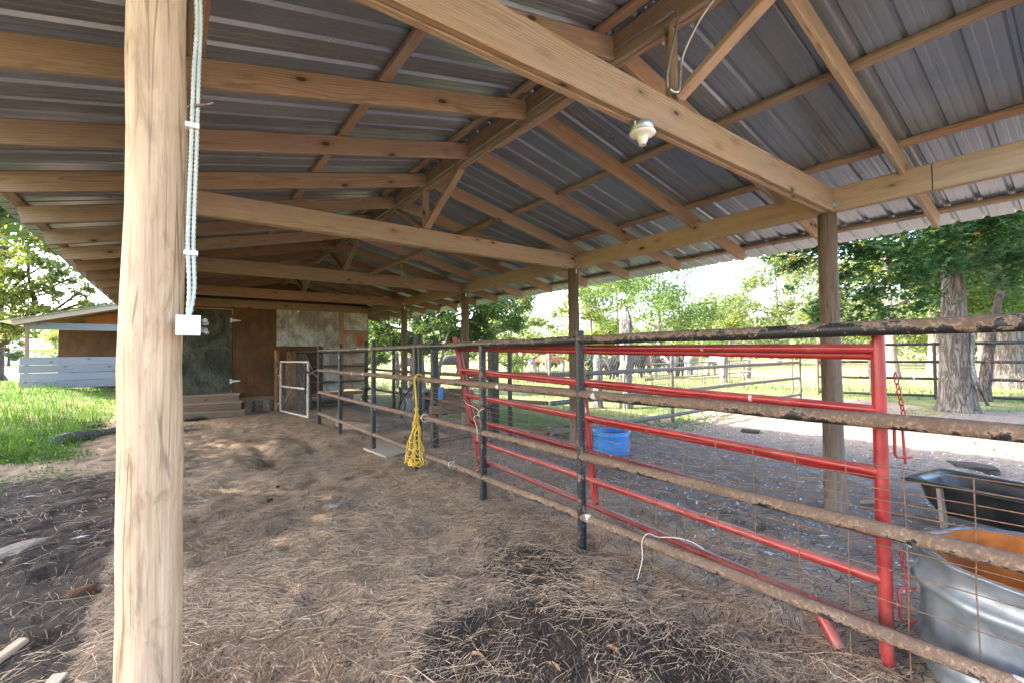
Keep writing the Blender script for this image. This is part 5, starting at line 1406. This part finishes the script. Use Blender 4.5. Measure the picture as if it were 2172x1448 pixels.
for (px, d_, rr, lab) in ((1250, 21, .55, 'small leafy bush behind the black steel post'), (1090, 26, .6, 'low green bush left of the brown cattle')):
    x, y = gp2(px, 752+1.6*957/d_); z = gz(x, y)
    grow('bush', lab, (x, y), 1.7, .04, M['bark_dark'], M['leaf_mid'], [((x, y, z+.8), rr), ((x+.4, y, z+1.3), rr*.8), ((x-.35, y+.2, z+1.25), rr*.8), ((x, y, z+1.8), rr*.6)], 1700, .12, cat='bush')

# pale trees across the pasture
def far_tree(label, px, d_, top_py, wid_px, mat_leaf, mat_b='bark_pale', n=3200, leaf=.42, name='pasture_tree', low=.22, seed=0, grp='pale trees across the pasture'):
    x, y = gp2(px, 752+1.6*957/d_); z0 = gz(x, y); H = 1.6+(752-top_py)/957*d_; Wd = wid_px/957*d_/2
    rg = np.random.default_rng(seed+int(px)); cl = []
    n = int(n*2.6); leaf *= .85
    for i in range(17):
        a = rg.uniform(0, 6.28); u = rg.uniform(low, .95); rr = Wd*math.sqrt(rg.random())*(math.sin(math.pi*min(1, .18+u*.82))**.6)
        cl.append(((x+math.cos(a)*rr, y+math.sin(a)*rr, z0+H*u), Wd*rg.uniform(.24, .40)))
    cl.append(((x, y, z0+H*.9), Wd*.35))
    return grow(name, label, (x, y), H, max(.14, H*.026), M[mat_b], M[mat_leaf], cl, n, leaf, group=grp, flare=1.3, limb_r=.35)
far_tree('tall open grey limbed tree, the biggest in the middle of the pasture', 1400, 62, 566, 260, 'leaf_mid', n=6500, leaf=.36, low=.3)
far_tree('yellow green tree between the second and third right barn posts', 1085, 44, 590, 170, 'leaf_yellow', n=4200, leaf=.33, low=.12)
far_tree('pale rounded tree just right of the third barn post', 1255, 70, 605, 150, 'leaf_yellow', n=3600, leaf=.42, low=.15)
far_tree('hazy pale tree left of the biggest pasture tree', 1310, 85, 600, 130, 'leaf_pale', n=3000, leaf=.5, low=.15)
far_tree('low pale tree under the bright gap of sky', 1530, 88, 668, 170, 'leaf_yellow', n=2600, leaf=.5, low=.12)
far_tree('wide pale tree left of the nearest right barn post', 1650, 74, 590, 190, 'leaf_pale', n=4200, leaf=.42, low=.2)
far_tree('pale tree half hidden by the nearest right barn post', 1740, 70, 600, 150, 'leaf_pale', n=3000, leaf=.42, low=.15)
far_tree('slender pale pine standing left of the grey shed roof peak', 140, 70, 600, 90, 'leaf_pine', n=2600, leaf=.38, low=.35)
far_tree('fluffy pale bush tree by the left edge beyond the lawn', 18, 48, 690, 80, 'leaf_pale', 'bark_dark', n=2600, leaf=.28, low=.25)
far_tree('green tree rising behind the grey shed roof', 190, 44, 630, 120, 'leaf_yellow', n=2400, leaf=.3, low=.4)
far_tree('dense green tree behind the far right edge', 2190, 40, 470, 260, 'leaf_mid', n=4200, leaf=.34, low=.12)
far_tree('bushy tree left of the leafy shade tree', 760, 40, 580, 150, 'leaf_mid', n=3400, leaf=.3, low=.1)
tl = []
for i in range(120):
    a = rad(-28+125*i/120+random.uniform(-.6, .6)); r_ = random.uniform(95, 135); h_ = random.uniform(7, 14)
    x, y = r_*math.sin(a), r_*math.cos(a); z = gz(x, y); k = 520
    p = np.array([x, y, z+h_*.45])+RNG.normal(0, .42, (k, 3))*np.array([4.2, 4.2, h_*.55]); p = p[p[:, 2] > z]
    tl.append(leaf_quads(p, .9, .35))
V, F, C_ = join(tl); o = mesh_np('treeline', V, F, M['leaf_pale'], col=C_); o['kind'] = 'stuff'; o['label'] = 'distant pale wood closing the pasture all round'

# left tree with vines and a flared foot
lx, ly = gp2(-22, 815, .45)
p0 = at(-25, 812, 21.5); z0 = gz(p0.x, p0.y)
tpts = [Vector((p0.x, p0.y, z0-.2)), Vector((p0.x, p0.y, z0+.35))]+pts_px([(-15, 740, 21.5), (-10, 650, 21.5), (-5, 560, 21.5), (10, 480, 21.4), (40, 400, 21.2), (60, 300, 21), (70, 150, 21)])
cl = [C(30, 470, 20, .8), C(75, 500, 20.5, .7), C(100, 560, 20, .7), C(60, 600, 20, .8), C(20, 600, 20, .8), C(120, 620, 20.5, .55), C(90, 660, 20, .5), C(25, 680, 20, .5), C(150, 590, 20, .45), C(40, 400, 21, 1.4), C(-60, 480, 21, 1.4), C(-40, 600, 21, 1.1), C(60, 250, 21, 2), C(-30, 300, 21, 2.2), C(150, 330, 21, 1.6), C(180, 640, 21, .4), C(205, 650, 20.5, .35), C(10, 540, 20, .8), C(45, 550, 19.5, .7), C(15, 640, 20, .7), C(60, 655, 20, .6), C(110, 520, 20, .6), C(130, 580, 20, .5), C(175, 615, 20, .4), C(0, 700, 20, .6)]
grow('vine_tree', 'dark leaning tree with drooping vines at the left edge', (p0.x, p0.y), 12, .42, M['bark_dark'], M['leaf_yellow'], cl, 30000, .17, trunk_pts=tpts, flare=1.9,
     extra=lambda mb: ([mb.tube(smooth_path([at(40, 430, 20.6), at(58, 520, 20.4), at(62, 600, 20.3), at(80, 640+i*6, 20.2), at(70+i*22, 668+i*5, 20.1)]), [.10-.003*k for k in range(33)], 6, jit=.1) for i in range(4)]))
# unseen tree added outside on the left to shade the near soil and floor
grow('added_shade_tree', 'broad unseen tree added beside the barn beyond the left edge for shade', (-8.5, 11.5), 11, .34, M['bark_dark'], M['leaf_mid'],
     [((-6.6+3.9*math.cos(a)*q, 10.8+6.2*math.sin(a)*q, z+.3), r2*1.2) for a, q, z, r2 in ((0, .7, 5, 1.5), (1.1, .9, 5.2, 1.5), (2.2, .8, 5.6, 1.5), (3.3, .9, 5.2, 1.5), (4.4, .8, 5.0, 1.5), (5.4, .9, 5.3, 1.5), (.6, .6, 7, 1.6), (2.7, .6, 7.2, 1.6), (4.7, .6, 7, 1.6), (0, 0, 8.6, 1.8), (1.6, .4, 5.2, 1.6), (3.6, .45, 5.3, 1.6), (5.2, .4, 5.2, 1.6), (1.45, 1.25, 6.0, 1.6), (1.3, 1.0, 7.2, 1.7), (1.75, 1.1, 6.6, 1.6))], 26000, .31)
# ------------------------------------------------------------------ cattle
def cow_mesh(key, head_low=False, turn=0.0, hump=.18, fat=1.0):
    """one continuous body grown over a skeleton"""
    hz = -.32 if head_low else 0
    ct, st_ = math.cos(turn), math.sin(turn)
    def hd(x, z): return (.80+(x-.80)*ct, (x-.80)*st_, z)
    V = [(-.78, 0, 1.16), (-.25, 0, 1.10), (.22, 0, 1.10), (.55, 0, 1.16), hd(.84, 1.30+hz*.4), hd(1.10, 1.44+hz), hd(1.28, 1.32+hz*1.1), hd(1.46, 1.16+hz*1.15),
         (.42, 0, 1.38+hump*.4),
         (.56, .17, .80), (.57, .18, .46), (.55, .18, .06), (.56, -.17, .80), (.55, -.18, .46), (.60, -.18, .06),
         (-.72, .19, .86), (-.80, .20, .52), (-.74, .20, .06), (-.72, -.19, .86), (-.78, -.20, .52), (-.70, -.20, .06)]
    R = [.27, .37*fat, .37*fat, .31, .19, .15, .125, .085, .10+hump, .13, .075, .062, .13, .075, .062, .18, .085, .066, .18, .085, .066]
    E_ = [(0, 1), (1, 2), (2, 3), (3, 4), (4, 5), (5, 6), (6, 7), (3, 8), (3, 9), (9, 10), (10, 11), (3, 12), (12, 13), (13, 14), (0, 15), (15, 16), (16, 17), (0, 18), (18, 19), (19, 20)]
    me = bpy.data.meshes.new('cow_skeleton'); me.from_pydata(V, E_, []); o = bpy.data.objects.new('cow_skeleton', me); COL.objects.link(o)
    sk = o.modifiers.new('skin', 'SKIN'); me.skin_vertices[0].data[0].use_root = True
    for i, r_ in enumerate(R): me.skin_vertices[0].data[i].radius = (r_*.95, r_)
    for i in (1, 2): me.skin_vertices[0].data[i].radius = (R[i]*.86, R[i]*1.05)
    sb = o.modifiers.new('sub', 'SUBSURF'); sb.levels = 2; sb.render_levels = 2
    dg = bpy.context.evaluated_depsgraph_get(); ev = o.evaluated_get(dg)
    out = bpy.data.meshes.new_from_object(ev, depsgraph=dg); bpy.data.objects.remove(o); bpy.data.meshes.remove(me)
    out.name = 'body'
    head = Vector(V[5]); mz = Vector(V[7])
    return out, head, mz, turn
def paint(me, fn):
    n = len(me.vertices); co = np.empty(n*3, np.float32); me.vertices.foreach_get('co', co); co = co.reshape(-1, 3)
    c = np.ones((n, 4), np.float32); c[:, :3] = fn(co)
    a = me.color_attributes.get('Col') or me.color_attributes.new('Col', 'FLOAT_COLOR', 'POINT'); a.data.foreach_set('color', c.ravel())
    me.polygons.foreach_set('use_smooth', [True]*len(me.polygons)); me.materials.clear(); me.materials.append(M['hide'])
def const(c):
    return lambda co: np.tile(np.array(c), (len(co), 1))*(.8+.4*fbm(co[:, 0]*5+9, co[:, 2]*5+co[:, 1]*3+9, 3))[:, None]
def blend(base, other, mask):
    return lambda co: np.array(base)*(1-mask(co)[:, None])+np.array(other)*mask(co)[:, None]
BLACK = (.012, .011, .011); WHITE = (.42, .40, .37); BROWN = (.19, .085, .045); GREY = (.24, .225, .21)
def cow(label, px, d_, facing, colr, variant, scale=1.05, ear=(.02, .015, .013)):
    x, y = gp2(px, 752+1.6*957/d_); z = gz(x, y)
    t = thing('cow', label, 'cow', (x, y, z), 'cattle watching from the pasture')
    t.rotation_euler.z = facing; scale *= 1.08; t.scale = (scale,)*3
    me, head, mz, turn = cow_mesh(px, **variant)
    paint(me, colr)
    o = bpy.data.objects.new('body', me); o.parent = t; COL.objects.link(o)
    sd_ = Vector((-math.sin(turn), math.cos(turn), 0)); fd = Vector((math.cos(turn), math.sin(turn), 0))
    def part_(nm, mb, c):
        me2 = bpy.data.meshes.new(nm); me2.from_pydata([tuple(v) for v in mb.v], [], mb.f); paint(me2, const(c)); q = bpy.data.objects.new(nm, me2); q.parent = t; COL.objects.link(q)
    for s in (-1, 1):
        mb = MB(); e0 = head+sd_*(s*.10)+Vector((0, 0, .03))-fd*.02
        mb.tube([e0, e0+sd_*(s*.10)+Vector((0, 0, -.01)), e0+sd_*(s*.20)+Vector((0, 0, -.07)), e0+sd_*(s*.25)+Vector((0, 0, -.12))], [.03, .058, .05, .012], 8); part_('ear', mb, ear)
        mb = MB(); e1 = head.lerp(mz, .35)+sd_*(s*.105)+Vector((0, 0, .035)); mb.lathe([(0, -.016), (.014, -.008), (.016, 0), (.012, .010), (0, .015)], tuple(e1), 8); part_('eye', mb, (.01, .008, .007))
    mb = MB(); mb.tube([(-1.0, 0, 1.20), (-1.09, 0, 1.05), (-1.10, .02, .75), (-1.08, .02, .52), (-1.09, .02, .40)], [.035, .028, .02, .05, .012], 7); part_('tail', mb, BLACK)
    return t
def face_cam(px, off=0.0):
    q = at(px, 752, 10); return math.atan2(-q.y, -q.x)+off
whiteface = lambda co: sstep(.86, 1.0, co[:, 0])
belly = lambda co: sstep(.95, .7, co[:, 2])*.8
cow('black cow standing behind the leafy tree, seen from behind the sapling', 955, 34, face_cam(955, 1.9), const((.05, .047, .046)), dict(turn=.3))
cow('dark grey cow partly hidden by the pale grey trunk', 862, 34, face_cam(862, 2.2), const((.12, .10, .09)), dict(turn=-.2), .95)
cow('brown humped cow with a white face looking at the barn', 1098, 37, face_cam(1098, .15), blend(BROWN, WHITE, whiteface), dict(hump=.30), 1.15, BROWN)
cow('light brown calf standing sideways left of the third barn post', 1152, 41, face_cam(1152, .75), blend(tuple(q*1.15 for q in BROWN), GREY, belly), dict(turn=-.75), 1.0, BROWN)
cow('reddish calf half hidden by the third barn post', 1178, 43, face_cam(1178, -1.9), blend(BROWN, WHITE, belly), dict(), .92, BROWN)
cow('pale calf between the grey wood post and the brown calf', 1128, 42, face_cam(1128, 2.6), blend(WHITE, BROWN, lambda co: sstep(1.1, 1.4, co[:, 2])), dict(), .85, BROWN)
cow('black cow behind the white fence post, body turned right', 1338, 31, face_cam(1338, 1.35), const(BLACK), dict(turn=-.4), 1.08)
cow('black cow with raised head just left of the tall rusty stake', 1362, 35, face_cam(1362, .5), const((.02, .02, .022)), dict(turn=.2), 1.12)
cow('white legged black cow standing second from the grey pipe upright', 1378, 32, face_cam(1378, .9), blend(BLACK, WHITE, lambda co: np.maximum(sstep(.7, .5, co[:, 2])*.8, whiteface(co)*.6)), dict(head_low=True), 1.0)
cow('black cow low beside the grey pipe upright', 1412, 33, face_cam(1412, -1.5), const(BLACK), dict(head_low=True), .98)
cow('black calf right behind the grey pipe upright', 1436, 30, face_cam(1436, .25), const((.03, .028, .027)), dict(), .92)
cow('white cow with a dark face staring at the barn', 1468, 31.5, face_cam(1468, .1), blend(WHITE, (.10, .09, .085), lambda co: np.maximum(sstep(1.15, 1.35, co[:, 0]), sstep(.55, .8, co[:, 0])*.6*sstep(1.2, .9, co[:, 2]))), dict(hump=.28), 1.12, (.35, .18, .13))
cow('white cow behind the thick weathered fence post', 1524, 32, face_cam(1524, .5), blend(WHITE, GREY, belly), dict(hump=.25), 1.05, (.3, .16, .12))
cow('dark cow next to the gnarled silver post', 1276, 29, face_cam(1276, -2.2), const((.035, .033, .033)), dict(), .95)
cow('black cow grazing head down left of the white fence post', 1312, 33, face_cam(1312, 1.2), const(BLACK), dict(head_low=True), 1.0)
cow('black cow standing behind the two white legged cows', 1396, 37, face_cam(1396, -1.2), const((.016, .015, .016)), dict(turn=.3), 1.1)
cow('dark brown cow at the right end of the black group', 1448, 34, face_cam(1448, 1.7), const((.045, .03, .024)), dict(turn=-.3), 1.02)
